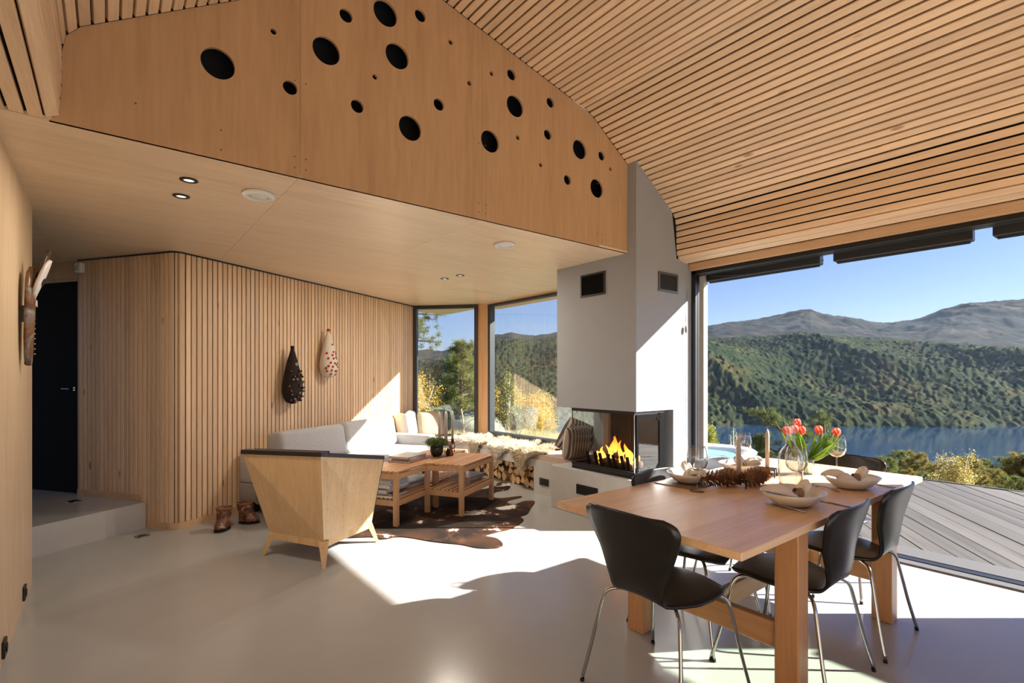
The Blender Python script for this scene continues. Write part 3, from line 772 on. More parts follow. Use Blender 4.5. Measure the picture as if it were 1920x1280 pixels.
RING = wood('napkin_ring', (.32, .20, .11), (.18, .10, .05), (1, 1, 1), 40, .6)
for i, ((x, y), a, lab, s) in enumerate(bowls):
    b = obj('bowl', BMESH, None, (x, y, TT)); b.rotation_euler = (0, 0, a); b.scale = (s, s, s); tag(b, lab, 'bowl', 'bowls set on the dining table')
    nk = empty('napkin', (x+(.03 if i >= 2 else .02), y-.005, TT+.018), [-2.2, -.3, 2.5, 2.3][i],
               ['cream linen napkin folded in the bowl by the fireplace', 'cream linen napkin folded in the bowl by the hot tub view', 'cream linen napkin folded in the bowl nearest the viewer', 'cream linen napkin with standing fold in the bowl by the deck'][i], 'napkin', 'napkins in the bowls')
    f = mk('cloth', napkin(i, 1 if i % 2 else -1), LINEN, nk, True); solid(f, .002)
    mk('napkin_ring', xf(lathe([(.024, -.014), (.027, -.014), (.027, .014), (.024, .014), (.024, -.014)], 18, False), T(-.005, 0, .03, 0, 0, math.pi/2)), RING, nk, True)
# placemats
MAT = wood('walnut_mat', (.30, .175, .10), (.20, .11, .06), (.1, 1, 1), 20, .4)
for (x, y), lab in (((2.60, 1.66), 'thin brown placemat under the bowl by the fireplace'), ((3.12, 1.64), 'thin brown placemat under the bowl by the hot tub view')):
    tag(mk('placemat', rbox(-.17, -.12, -.0045, .17, .12, -.0005, .001), MAT, None, False, (x, y, TT+.005)), lab, 'placemat', 'placemats on the table')
for o in [o for o in COL.objects if o.name.split('.')[0] in ('bowl', 'napkin') and o.parent is None and o.location.y > 1.5]: o.location.z += .005
# wine glasses: bowl, stem and foot in one blown piece, parts kept separate
def glass():
    e = empty('wine_glass')
    bw = [(r_*1.2, z_) for r_, z_ in [(.004, .108), (.020, .113), (.036, .128), (.0435, .153), (.0440, .180), (.040, .212), (.034, .238), (.0332, .238), (.039, .212), (.0428, .180), (.0423, .154), (.035, .130), (.019, .116), (.0, .112)]]
    mk('bowl', lathe(bw, 28, False), WINEGL, e, True)
    mk('stem', lathe([(.010, .004), (.0045, .012), (.0036, .05), (.0038, .09), (.0065, .108)], 14), WINEGL, e, True)
    mk('foot', lathe([(.0, .0), (.036, .0), (.0365, .0015), (.02, .0035), (.009, .006), (.0, .006)], 28, False), WINEGL, e, True)
    return e
g0 = glass()
for i, ((x, y), lab) in enumerate((((2.43, 1.51), 'empty wine glass standing in front of the fireplace'), ((3.225, 1.735-.06), 'empty wine glass behind the front taupe candle'),
                                   ((2.80, 1.17), 'empty wine glass standing in front of the carafe'), ((3.515, 1.235), 'empty wine glass right of the tulips against the lake'))):
    o = g0 if i == 0 else copy_tree(g0); o.location = (x, y, TT); tag(o, lab, 'glass', 'wine glasses on the table')
# carafe
cf = empty('carafe', (2.945, 1.262, TT), 0, 'clear glass water carafe with tall narrow neck in the middle of the table', 'carafe')
mk('body', lathe([(.0, .004), (.050, .004), (.056, .0), (.060, .006), (.0615, .10), (.062, .15), (.055, .185), (.038, .212), (.025, .225), (.0215, .26), (.0215, .325), (.024, .345), (.030, .358), (.0285, .358), (.0225, .345), (.0198, .325), (.0198, .26), (.0235, .226), (.037, .210), (.0535, .183), (.0600, .15), (.0595, .10), (.058, .010), (.0, .008)], 32, False), WINEGL, cf, True)
# vase of tulips
vs = empty('vase', (3.40, 1.365, TT), 0, 'small clear glass vase holding the tulips', 'vase')
mk('body', lathe([(.0, .002), (.042, .002), (.045, .006), (.046, .06), (.045, .088), (.033, .108), (.029, .120), (.033, .135), (.031, .135), (.027, .120), (.031, .107), (.043, .087), (.044, .06), (.043, .008), (.0, .006)], 28, False), GLASSV, vs, True)
STEMG = plain('tulip_stem', (.20, .36, .055), .5)
LEAFG = leaf_mat('tulip_leaf', (.16, .34, .035), (.34, .50, .10), 10, .45)
PETAL = leaf_mat('tulip_petal', (.80, .10, .07), (.88, .30, .20), 30, .4)
def leaf(base, tip, w, bend, twist=0):
    base, tip = Vector(base), Vector(tip); d = tip-base; side = d.cross(Vector((0, 0, 1))).normalized()
    up_ = side.cross(d).normalized(); side = (side*math.cos(twist)+up_*math.sin(twist)).normalized(); nrm = d.cross(side).normalized()
    def fn(u, v):
        t = u; s = (v-.5)*2; ww = w*(math.sin(math.pi*min(1, (t*.93+.07)))**.8)*(1-.25*t)
        p = base+d*t+nrm*bend*math.sin(t*math.pi)+side*s*ww+nrm*(.35*ww*s*s); return tuple(p)
    return gridf(12, 4, fn)
tul = [((-.125, .06, .245), 0), ((-.075, .035, .25), 1), ((-.035, .01, .243), 2), ((-.005, .05, .285), 3), ((.06, -.05, .245), 4), ((.10, -.135, .235), 5)]
tlab = ['leftmost coral tulip in the vase', 'coral tulip just above the carafe mouth, left one', 'small coral tulip half hidden by the carafe neck', 'tallest coral tulip of the bunch', 'coral tulip right of the tallest one', 'rightmost coral tulip leaning to the lake']
for (dx, dy, h), i in tul:
    t = empty('tulip', (3.40, 1.365, TT+.004), 0, tlab[i], 'flower', 'tulips in the vase')
    top = Vector((dx, dy, h)); pts = bez([(-dx*.12, -dy*.12, .004), (dx*.15, dy*.15, .11), (dx*.55, dy*.55, .19), tuple(top)], 6)
    mk('stem', tube(pts, .0032, 7), STEMG, t, True)
    pet = [xf(lathe([(.002, -.004), (.013, .0), (.019, .014), (.019, .028), (.014, .041), (.009, .048)], 12, False), T(*top))]
    for k in range(6):
        a = k*math.pi/3; b_ = .0155 if k % 2 else .0175
        def fn(u, v, a=a, b_=b_):
            s = (v-.5)*2; r_ = b_*(.35+1.1*math.sin(math.pi*(.1+u*.72)))*(1.0); aa = a+s*.55*(1-u**2.5)
            return (top.x+r_*math.cos(aa), top.y+r_*math.sin(aa), top.z-.004+u*.054)
        pet.append(gridf(7, 4, fn))
    fl_ = mk('blossom', join(*pet), PETAL, t, True)
    q = random.Random(i+20)
    for k in range(3):
        an = math.atan2(dy, dx)+q.uniform(-.9, .9); R = q.uniform(.07, .15); hh = q.uniform(.19, .275)
        lf = mk('leaf', leaf((dx*.1, dy*.1, .08), (R*math.cos(an)+dx*.2, R*math.sin(an)+dy*.2, hh), q.uniform(.020, .030), q.uniform(-.03, .03), q.uniform(-1.2, 1.2)), LEAFG, t, True); solid(lf, .0012)
big = [((.15, -.16, .25), .028), ((.16, -.10, .160), .034), ((-.14, .04, .22), .022), ((.04, -.02, .27), .028), ((.09, -.06, .26), .030), ((-.05, .03, .24), .026), ((.02, .06, .26), .024)]
bl = empty('tulip_greens', (3.40, 1.365, TT+.004), 0, 'broad green tulip leaves fanning out right of the vase', 'leaves')
for tip, w in big:
    lf = mk('leaf', leaf((.0, .0, .08), tip, w, .02, .5), LEAFG, bl, True); solid(lf, .0012)
# candles in square wire holders
for (x, y), lab, base in (((2.715, 1.435), 'front', .0), ((3.13, 1.475), 'rear', .0)):
    h = empty('candle_holder', (x, y, TT), .3, 'black square wire candle holder %s' % ('standing among the pine cones' if lab == 'front' else 'behind, clear of the pine cones'), 'candle holder', 'wire candle holders')
    a = .045; bars = []
    for sx in (-a, a):
        for sy in (-a, a): mk('leg', box(sx-.003, sy-.003, 0, sx+.003, sy+.003, .045), BLACK, h)
    mk('frame', join(box(-a-.003, -a-.003, .042, a+.003, -a+.003, .048), box(-a-.003, a-.003, .042, a+.003, a+.003, .048), box(-a-.003, -a, .042, -a+.003, a, .048), box(a-.003, -a, .042, a+.003, a, .048), box(-.003, -a, .042, .003, a, .048), box(-a, -.003, .042, a, .003, .048)), BLACK, h)
    mk('cup', lathe([(.0, .012), (.015, .012), (.016, .055), (.0125, .055), (.0125, .02), (0, .02)], 16, False), BLACK, h)
    c = empty('candle', (x, y, TT+.0205), 0, 'tall taupe dinner candle %s' % ('rising from the pine cones' if lab == 'front' else 'behind, next to the carafe'), 'candle', 'taupe candles on the table')
    H_ = .225 if lab == 'front' else .235
    mk('wax', lathe([(.0, 0), (.0118, 0), (.0115, H_), (.0090, H_+.006), (.0035, H_+.028), (0, H_+.030)], 18, False), WAX, c, True)
    mk('wick', tube([(0, 0, H_+.028), (.002, 0, H_+.042)], .0012, 5), LINEN, c)
# pine cones laid end to end as a centrepiece
SCALE = plain('cone_scale', (.19, .085, .036), .55, noise=.45, nscale=60)
def cone(L_, r, seed):
    q = random.Random(seed); parts = [lathe([(0, 0), (r*.35, .01), (r*.4, L_*.5), (r*.2, L_*.95), (0, L_)], 10, False)]
    n = int(L_*480)
    for i in range(n):
        t = (i+.5)/n; a = i*2.39996; R = r*math.sin(math.pi*min(1, .12+.80*t))**.6; l = R*1.15+.006; w = .0105
        # scale: a small thick diamond that leans outwards
        z = t*L_; c, s = math.cos(a), math.sin(a)
        b = (r*.3*c, r*.3*s, z); tip = ((R+.020)*c, (R+.020)*s, z+.013+q.uniform(-.003, .006))
        sx, sy = -s*w, c*w; m_ = ((b[0]+tip[0]*1.6)/2.6, (b[1]+tip[1]*1.6)/2.6, (b[2]+tip[2]*1.6)/2.6)
        V = [b, (m_[0]+sx, m_[1]+sy, m_[2]+.001), tip, (m_[0]-sx, m_[1]-sy, m_[2]+.001), (m_[0], m_[1], m_[2]+.005)]
        parts.append((V, [(0, 1, 4), (1, 2, 4), (2, 3, 4), (3, 0, 4), (0, 3, 2, 1)]))
    return join(*parts)
cones = [((2.530, 1.555), (2.72, 1.425), .034), ((2.70, 1.39), (2.86, 1.38), .032), ((2.83, 1.46), (2.97, 1.40), .030), ((2.66, 1.52), (2.80, 1.52), .028)]
for i, (a, b, r) in enumerate(cones):
    d = Vector(b)-Vector(a); o = mk('pine_cone', cone(d.length, r, i), SCALE, None)
    o.rotation_euler = (0, math.pi/2, math.atan2(d.y, d.x)); o.location = (a[0], a[1], TT+r+.014)
    tag(o, ['long brown pine cone with spread scales at the left of the centrepiece', 'brown pine cone in the middle of the centrepiece', 'reddish pine cone at the right end beside the napkin', 'brown pine cone behind the front candle'][i], 'pine cone', 'pine cones on the table')
# cutlery
def fork():
    hnd = tube(bez([(-.095, 0, .004), (-.03, 0, .0075), (.03, 0, .006), (.055, 0, .003)], 5), [.0038]*5+[.003]*5+[.0028]*5+[.003], 7)
    head = rbox(.052, -.011, .002, .072, .011, .0042, .001); t = [box(.070, y-.0014, .0025, .108, y+.0014, .0042) for y in (-.0095, -.0032, .0032, .0095)]
    return join(hnd, head, *t)
def knife():
    return join(rbox(-.105, -.005, .001, .0, .005, .006, .0012), xf(box(0, -.0075, .0015, .11, .0075, .0035), T(0, .001, 0)))
fk = mesh('fork', *fork(), STEEL, False); kn = mesh('knife', *knife(), STEEL, False)
for me, (x, y), a, lab in ((fk, (2.435, 1.06), 1.35, 'steel fork left of the bowl nearest the viewer'), (kn, (2.70, .985), 1.40, 'steel knife right of the bowl nearest the viewer'),
                           (fk, (3.035, 1.12), 1.05, 'steel fork left of the bowl by the deck'), (kn, (3.36, .99), 1.35, 'steel knife right of the bowl by the deck'),
                           (fk, (2.78, 1.66), -1.5, 'steel fork beside the bowl by the fireplace'), (kn, (3.31, 1.62), -1.5, 'steel knife beside the bowl by the hot tub view')):
    o = obj('fork' if me is fk else 'knife', me, None, (x, y, TT)); o.rotation_euler = (0, 0, a); tag(o, lab, 'cutlery', 'cutlery on the table')
# ------------------------------------------------------------------ lounge: rug, tables, sofa, armchair
HIDE, nt, b = new_mat('cowhide'); L = nt.links.new
tc = N(nt, 'ShaderNodeTexCoord'); n1 = N(nt, 'ShaderNodeTexNoise', Scale=2.3, Detail=7.0, Roughness=.66, Distortion=.6); L(tc.outputs['Object'], n1.inputs['Vector'])
r1 = ramp(nt, [(.0, (.012, .009, .008)), (.50, (.020, .013, .010)), (.590, (.085, .040, .022)), (.605, (.66, .62, .56)), (1, (.72, .68, .62))]); L(n1.outputs['Fac'], r1.inputs[0])
n2 = N(nt, 'ShaderNodeTexNoise', Scale=1.6, Detail=2.0); L(tc.outputs['Object'], n2.inputs['Vector'])
r2 = ramp(nt, [(.50, (0, 0, 0)), (.66, (1, 1, 1))]); L(n2.outputs['Fac'], r2.inputs[0])
mx = N(nt, 'ShaderNodeMixRGB', _blend_type='ADD', Fac=1.0); cc2 = N(nt, 'ShaderNodeMixRGB', _blend_type='MULTIPLY', Fac=1.0); cc2.inputs[2].default_value = (.045, .016, .005, 1)
L(r2.outputs[0], cc2.inputs[1]); L(r1.outputs[0], mx.inputs[1]); L(cc2.outputs[0], mx.inputs[2]); L(mx.outputs[0], b.inputs['Base Color'])
b.inputs['Roughness'].default_value = .85; b.inputs['Specular IOR Level'].default_value = .15
n3 = N(nt, 'ShaderNodeTexNoise', Scale=240.0, Detail=2.0); L(tc.outputs['Object'], n3.inputs['Vector']); bp_ = N(nt, 'ShaderNodeBump', Strength=.4, Distance=.006); L(n3.outputs['Fac'], bp_.inputs['Height']); L(bp_.outputs[0], b.inputs['Normal'])
RUG = [(1.30, 4.35), (1.72, 4.10), (1.77, 3.985), (1.90, 3.96), (1.98, 3.87), (2.06, 3.70), (2.14, 3.57), (2.22, 3.46), (2.28, 3.31), (2.38, 3.23), (2.45, 3.235), (2.50, 3.30), (2.53, 3.42), (2.50, 3.53), (2.64, 3.55), (2.77, 3.55), (2.90, 3.60),
       (3.05, 3.69), (3.10, 3.80), (3.22, 3.84), (3.38, 3.98), (3.60, 4.17), (3.52, 4.25), (3.36, 4.21), (3.33, 4.30), (3.42, 4.38), (3.60, 4.40), (3.62, 4.46), (3.42, 4.50), (3.36, 4.60), (3.45, 4.72), (3.56, 4.80), (3.72, 4.80), (3.90, 4.98), (3.96, 5.12), (3.86, 5.18), (3.72, 5.05), (3.52, 5.0), (3.36, 5.12), (3.2, 5.25), (2.9, 5.2), (2.7, 5.35), (2.4, 5.2), (2.2, 5.25), (1.9, 5.0), (1.75, 5.05), (1.5, 4.8), (1.3, 4.75), (1.2, 4.55)]
def smooth_loop(p, n=4):
    out = []; k = len(p)
    for i in range(k):
        p0, p1, p2, p3 = [Vector(p[(i+j-1) % k]) for j in range(4)]
        for s in range(n):
            t = s/n; v = .5*((2*p1)+(p2-p0)*t+(2*p0-5*p1+4*p2-p3)*t*t+(3*p1-p0-3*p2+p3)*t**3)
            out.append((v.x, v.y))
    return out
rg = mk('cowhide_rug', prism(smooth_loop(RUG), .001, .007), HIDE)
tag(rg, 'dark brown cowhide rug with white patches under the coffee tables', 'rug')

def coffee_table(s0, n0, label, LX=.75, WY=.42):
    e = empty('coffee_table', W(s0, n0), TH, label, 'coffee table', 'slatted coffee tables')   # local x along the wall, -y into the room
    lw = .042
    for x in (0, LX-lw):
        for y in (0, -WY+lw):
            mk('leg', rbox(x, y-lw, 0, x+lw, y, .478, .002), TEAKV, e)
    for z in (.205, .445):
        mk('rail', box(lw, -.028, z-.022, LX-lw, -.006, z+.026), TEAKX, e); mk('rail', box(lw, -WY+.006, z-.022, LX-lw, -WY+.028, z+.026), TEAKX, e)
        mk('rail', box(.006, -WY+lw, z-.022, .028, -lw, z+.026), TEAKV, e); mk('rail', box(LX-.028, -WY+lw, z-.022, LX-.006, -lw, z+.026), TEAKV, e)
    for z, a, b_ in ((.478, 0, LX), (.226, .03, LX-.03)):
        k = 8; sw = (WY-.004 if z > .4 else WY-.06)/k; y0 = -.002 if z > .4 else -.03
        me = mesh('slat', *rbox(a, -sw+.0055, 0, b_, -.0055, .018, .002), TEAKX)
        for i in range(k): obj('slat', me, e, (0, y0-i*sw, z))
    return e
coffee_table(.77, 1.345, 'slatted wooden coffee table nearest the plywood armchair')
coffee_table(1.53, 1.30, 'slatted wooden coffee table with the potted plant, farthest from the viewer')
coffee_table(1.285, 1.735, 'slatted wooden coffee table in front with magazines on its shelf')
# magazines
PAGE = plain('paper_pages', (.66, .63, .58), .8)
cov = [plain('cover_%d' % i, c, .32, noise=.25, nscale=9) for i, c in enumerate([(.42, .40, .39), (.20, .19, .20), (.50, .33, .22), (.30, .36, .42), (.62, .58, .52), (.10, .10, .11), (.36, .16, .11), (.45, .50, .54)])]
def stack(s, n, z, cnt, label, seed, big=.0, tmin=.006, tmax=.016):
    q = random.Random(seed); zz = z+.0005
    for i in range(cnt):
        t = q.uniform(tmin, tmax); w, h = .215+q.uniform(-.02, .02)+big, .285+q.uniform(-.02, .015)+big
        p = W(s+q.uniform(-.012, .012), n+q.uniform(-.012, .012), zz)
        e = empty('magazine', p, TH+math.pi/2+q.uniform(-.10, .10), (label.replace('%s from the top', 'topmost') if i == cnt-1 else label.replace('%s from the top', 'bottom one')) if i in (0, cnt-1) else label % (['topmost', 'second', 'third', 'fourth', 'fifth', 'sixth', 'seventh', 'eighth', 'ninth'][cnt-1-i]), 'magazine', 'magazines '+label.split(' in the ')[1])
        mk('pages', box(-w/2+.002, -h/2+.002, .001, w/2-.002, h/2-.002, t-.001), PAGE, e)
        c = q.choice(cov)
        mk('cover', join(box(-w/2, -h/2, 0, w/2, h/2, .001), box(-w/2, -h/2, t-.001, w/2, h/2, t), box(-w/2, -h/2, .001, -w/2+.0015, h/2, t-.001)), c, e)
        zz += t+.0003
stack(1.36, 1.50, .4965, 3, 'grey magazine, %s from the top in the stack lying on the tables', 1, .03, .014, .022)
stack(.94, 1.56, .2445, 9, 'magazine, %s from the top in the tall stack on the shelf by the armchair', 2, 0, .012, .02)
stack(1.37, 1.50, .2445, 5, 'dark magazine, %s from the top in the stack on the middle shelf', 3, .02, .010, .018)
stack(1.84, 1.93, .2445, 4, 'pale magazine, %s from the top in the stack on the front table shelf', 4, .03, .010, .018)
# potted grass plant
pp = empty('potted_plant', W(1.69, 1.64, .497), 0, 'round dark pot with feathery green grass on the coffee table', 'plant')
POT = plain('dark_glazed_pot', (.022, .024, .018), .22, noise=.4, nscale=14)
mk('pot', lathe([(.0, 0), (.042, 0), (.058, .02), (.072, .06), (.074, .095), (.066, .12), (.060, .12), (.066, .095), (.05, .09), (0, .09)], 24, False), POT, pp, True)
V = []; F = []
for i in range(2600):
    a = rng.uniform(0, 6.283); r = .055*math.sqrt(rng.uniform()); l = rng.uniform(.08, .165); o = rng.uniform(.1, 1.25); b_ = rng.uniform(0, 6.28)
    x, y = r*math.cos(a), r*math.sin(a); dx, dy = math.cos(a+rng.normal(0, .5))*math.sin(o)*l, math.sin(a+rng.normal(0, .5))*math.sin(o)*l; dz = math.cos(o)*l*.85
    wx, wy = .0016*math.cos(b_), .0016*math.sin(b_); k = len(V)
    V += [(x-wx, y-wy, .10), (x+wx, y+wy, .10), (x+dx*.6+wx, y+dy*.6+wy, .10+dz*.8), (x+dx, y+dy, .10+dz*.82-.01), (x+dx*.6-wx, y+dy*.6-wy, .10+dz*.8)]
    F += [(k, k+1, k+2), (k, k+2, k+4), (k+4, k+2, k+3)]
gr_ = obj('grass_tuft', np_mesh('grass_tuft', V, F, plain('fern_green', (.085, .13, .022), .6, noise=.4, nscale=20)), pp); tag(gr_, kind='stuff')
# four grey candles on a black stand
cs = empty('candle_stand', W(1.93, 1.62, .497), TH, 'black metal stand carrying four tall grey candles on the coffee table', 'candle stand')
mk('frame', join(box(-.11, -.05, .10, .11, -.044, .106), box(-.11, .044, .10, .11, .05, .106), box(-.11, -.05, .10, -.104, .05, .106), box(.104, -.05, .10, .11, .05, .106)), BLACK, cs)
for x in (-.107, .107):
    for y in (-.047, .047): mk('leg', box(x-.003, y-.003, 0, x+.003, y+.003, .10), BLACK, cs)
cpos = [(-.095, .03), (-.045, -.03), (.045, .03), (.095, -.03)]
for i, (x, y) in enumerate(cpos):
    mk('cup', lathe([(0, .09), (.018, .09), (.018, .145), (.014, .145), (.014, .10), (0, .10)], 14, False), BLACK, cs).location = (x, y, 0)
    c, s = math.cos(TH), math.sin(TH); p = W(1.93, 1.62, .497+.1005)
    cd = empty('candle', (p[0]+x*c-y*s, p[1]+x*s+y*c, p[2]), 0, ['leftmost grey candle in the four-candle stand', 'second grey candle from the left in the four-candle stand', 'third grey candle from the left in the four-candle stand', 'rightmost grey candle in the four-candle stand'][i], 'candle', 'grey candles in the stand')
    mk('wax', lathe([(0, 0), (.0135, 0), (.0132, .335), (.004, .360), (0, .361)], 14, False), WAXG, cd, True); mk('wick', tube([(0, 0, .360), (0, .001, .373)], .001, 5), LINEN, cd)
# carved root figure
fg = empty('driftwood_figure', W(1.77, 1.77, .497), 0, 'small reddish carved root figure beside the plant pot', 'figurine')
ROOT = wood('red_root', (.30, .115, .055), (.13, .045, .025), (1, 1, .3), 30, .6)
mk('body', tube([(0, 0, 0), (.004, 0, .03), (-.004, .004, .07), (.002, 0, .11), (-.004, 0, .15)], [.026, .022, .018, .012, .003], 9), ROOT, fg, True)
mk('branch', tube([(.0, 0, .07), (.03, -.01, .085), (.052, -.015, .11)], [.013, .008, .003], 7), ROOT, fg, True)
mk('branch', tube([(-.004, 0, .08), (-.022, .01, .11), (-.024, .012, .145)], [.012, .008, .002], 7), ROOT, fg, True)
mk('base', tube([(-.03, .01, 0), (-.035, .012, .05), (-.028, .01, .085)], [.022, .02, .004], 8), BLACKM, fg, True)

# sofa -----------------------------------------------------------------
so = empty('sofa', W(.61, .03), TH, 'light grey wool sofa with two back cushions along the slatted wall', 'sofa')
SL = 2.28; SDp = .90        # local x along wall, y negative into room
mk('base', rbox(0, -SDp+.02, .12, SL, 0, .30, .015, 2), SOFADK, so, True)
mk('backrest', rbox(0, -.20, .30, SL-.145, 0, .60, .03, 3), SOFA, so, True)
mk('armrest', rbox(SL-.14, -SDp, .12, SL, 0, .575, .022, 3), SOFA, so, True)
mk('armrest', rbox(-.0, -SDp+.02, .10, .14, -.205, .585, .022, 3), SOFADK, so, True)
for x0, x1, d in ((.145, 1.10, SDp+.06), (1.105, SL-.145, SDp-.01)):
    o = mk('seat_cushion', rbox(x0, -d, .295, x1, -.21, .445, .045, 4), SOFA, so, True)
for x0, x1, tz in ((.16, 1.12, .80), (1.13, SL-.16, .815)):
    o = mk('back_cushion', rbox(x0, -.11, -.005, x1, .11, tz-.44, .06, 4), SOFA, so, True); o.location = (0, -.325, .435); o.rotation_euler = (-.17, 0, 0)
for x in (.1, SL-.1):
    for y in (-.1, -SDp+.1): mk('leg', rbox(x-.03, y-.03, 0, x+.03, y+.03, .12, .004), BLACK, so)

# plywood armchair -------------------------------------------------------
CB = [(.957, 4.177), (1.206, 3.697), (1.679, 3.967), (1.430, 4.447)]      # base: rear-left, rear-right (near), front-right, front-left
CT = [(.775, 4.205, .785), (1.165, 3.635, .795), (1.775, 3.955, .675), (1.385, 4.515, .675)]
ac = empty('armchair', (1.318, 4.072, 0), 0, 'angular plywood shell armchair with small drilled holes and black upholstery', 'armchair')
o0 = Vector((1.318, 4.072, 0))
zb = .175
def q3(p, z=None): return tuple(Vector((p[0], p[1], p[2] if z is None else z))-o0)
def inset(i, j, k=.022):
    a = Vector(CB[i]+(zb,))
def sheet(p, q, r, s, th, name, mat):
    """four corners a-b-c-d (outer face); thickness goes inwards"""
    P = [Vector(x) for x in (p, q, r, s)]; nrm = (P[1]-P[0]).cross(P[3]-P[0]).normalized()
    c = Vector((0, 0, .45)); 
    if nrm.dot(c-P[0]) < 0: nrm = -nrm
    I = [x+nrm*th for x in P]
    return mk(name, hexa(P, I), mat, ac), nrm
bk, nb = sheet(q3(CB[0], zb), q3(CB[1], zb), q3(CT[1]), q3(CT[0]), .016, 'back_panel', CHPLY)
rs_, nr = sheet(q3(CB[1], zb), q3(CB[2], zb), q3(CT[2]), q3(CT[1]), .016, 'side_panel', CHPLY)
ls_, nl_ = sheet(q3(CB[3], zb), q3(CB[0], zb), q3(CT[0]), q3(CT[3]), .016, 'side_panel', CHPLY)
HOLEM = plain('drilled_hole', (.16, .085, .035), .9)
def dots(A, B, C, D, nu, nv, nrm, par):
    A, B, C, D = map(Vector, (A, B, C, D)); parts = []
    for j in range(nv):
        for i in range(nu):
            u = (i+.6)/(nu+.2); v = (j+.6)/(nv+.2); p = (A.lerp(B, u)).lerp(D.lerp(C, u), v)-nrm*.0006
            m = Matrix.Translation(p) @ nrm.to_track_quat('Z', 'Y').to_matrix().to_4x4()
            parts.append(xf(lathe([(.0032, 0), (.0032, .0003)], 8), m))
    mk('hole_pattern', join(*parts), HOLEM, par)
dots(q3(CB[0], zb), q3(CB[1], zb), q3(CT[1]), q3(CT[0]), 7, 7, nb, bk)
dots(q3(CB[1], zb), q3(CB[2], zb), q3(CT[2]), q3(CT[1]), 7, 7, nr, rs_)
# black padding inside and its rim
PB = [Vector(q3(c, zb+.03)) for c in CB]; PT = [Vector(q3(c)) for c in CT]
cen_b = sum(PB, Vector())/4; cen_t = sum(PT, Vector())/4
def shrink(p, c, k): return c+(p-c)*k
def padding(i, j, th, name='padding'):
    a, b_, c, d = [shrink(x, y, .955) for x, y in ((PB[i], cen_b), (PB[j], cen_b), (PT[j], cen_t), (PT[i], cen_t))]
    nrm = (b_-a).cross(d-a).normalized()
    if nrm.dot(Vector((0, 0, .45))-a) < 0: nrm = -nrm
    I = [x+nrm*th for x in (a, b_, c, d)]
    mk(name, hexa([a, b_, c, d], I), LEATHER, ac)
padding(0, 1, .09); padding(1, 2, .06); padding(3, 0, .06)
def rim(p, q, name='rim'):
    p, q = Vector(p), Vector(q); d = (q-p).normalized(); inn = Vector((-p.x-q.x, -p.y-q.y, 0)).normalized(); u = Vector((0, 0, 1))
    pts = []
    for e in (p-d*.004, q+d*.004): pts.append([e-inn*.008-u*.008, e+inn*.055-u*.008, e+inn*.052+u*.022, e-inn*.006+u*.022])
    mk(name, hexa(pts[0], pts[1]), LEATHER, ac)
rim(PT[0], PT[1]); rim(PT[1], PT[2]); rim(PT[3], PT[0])
# front edges of the sides: dark lining
for i, j in ((1, 2), (0, 3)):
    a, b_ = Vector(q3(CB[j], zb)), PT[j]; inn = (Vector((0, 0, 0))-Vector((b_.x, b_.y, 0))).normalized()
    along_ = (Vector(CB[j]).to_3d()-Vector(CB[i]).to_3d()).normalized(); perp = (PT[3]-PT[2]).normalized()*(1 if j == 2 else -1)
    mk('front_lining', hexa([a, a+along_*.008, a+along_*.008+perp*.06, a+perp*.06], [b_, b_+along_*.008, b_+along_*.008+perp*.06, b_+perp*.06]), LEATHER, ac)
sc_ = [shrink(x, cen_b, .93) for x in PB]; mk('seat_cushion', hexa([x+Vector((0, 0, .08)) for x in sc_], [shrink(x, cen_b, 1.1)+Vector((0, 0, .22)) for x in sc_]), LEATHER, ac)
# wooden base frame with splayed legs
for i in range(4):
    j = (i+1) % 4; a, b_ = Vector(q3(CB[i], 0)), Vector(q3(CB[j], 0)); inn = -(a+b_).normalized()
    mk('base_rail', hexa([a+Vector((0, 0, .125)), b_+Vector((0, 0, .125)), b_+inn*.03+Vector((0, 0, .125)), a+inn*.03+Vector((0, 0, .125))], [a+Vector((0, 0, zb)), b_+Vector((0, 0, zb)), b_+inn*.03+Vector((0, 0, zb)), a+inn*.03+Vector((0, 0, zb))]), ASH, ac)
for i in range(4):
    a = Vector(q3(CB[i], 0)); o_ = a.normalized(); tn = Vector((-o_.y, o_.x, 0)); t0 = a-o_*.02; f0 = a+o_*.045
    k = Vector((0, 0, zb)); w = .028
    mk('leg', hexa([f0-o_*.012-tn*.012, f0+o_*.012-tn*.012, f0+o_*.012+tn*.012, f0-o_*.012+tn*.012], [t0-o_*w-tn*.035+k*.98, t0+o_*w*.7-tn*.035+k*.98, t0+o_*w*.7+tn*.035+k*.98, t0-o_*w+tn*.035+k*.98]), ASH, ac)

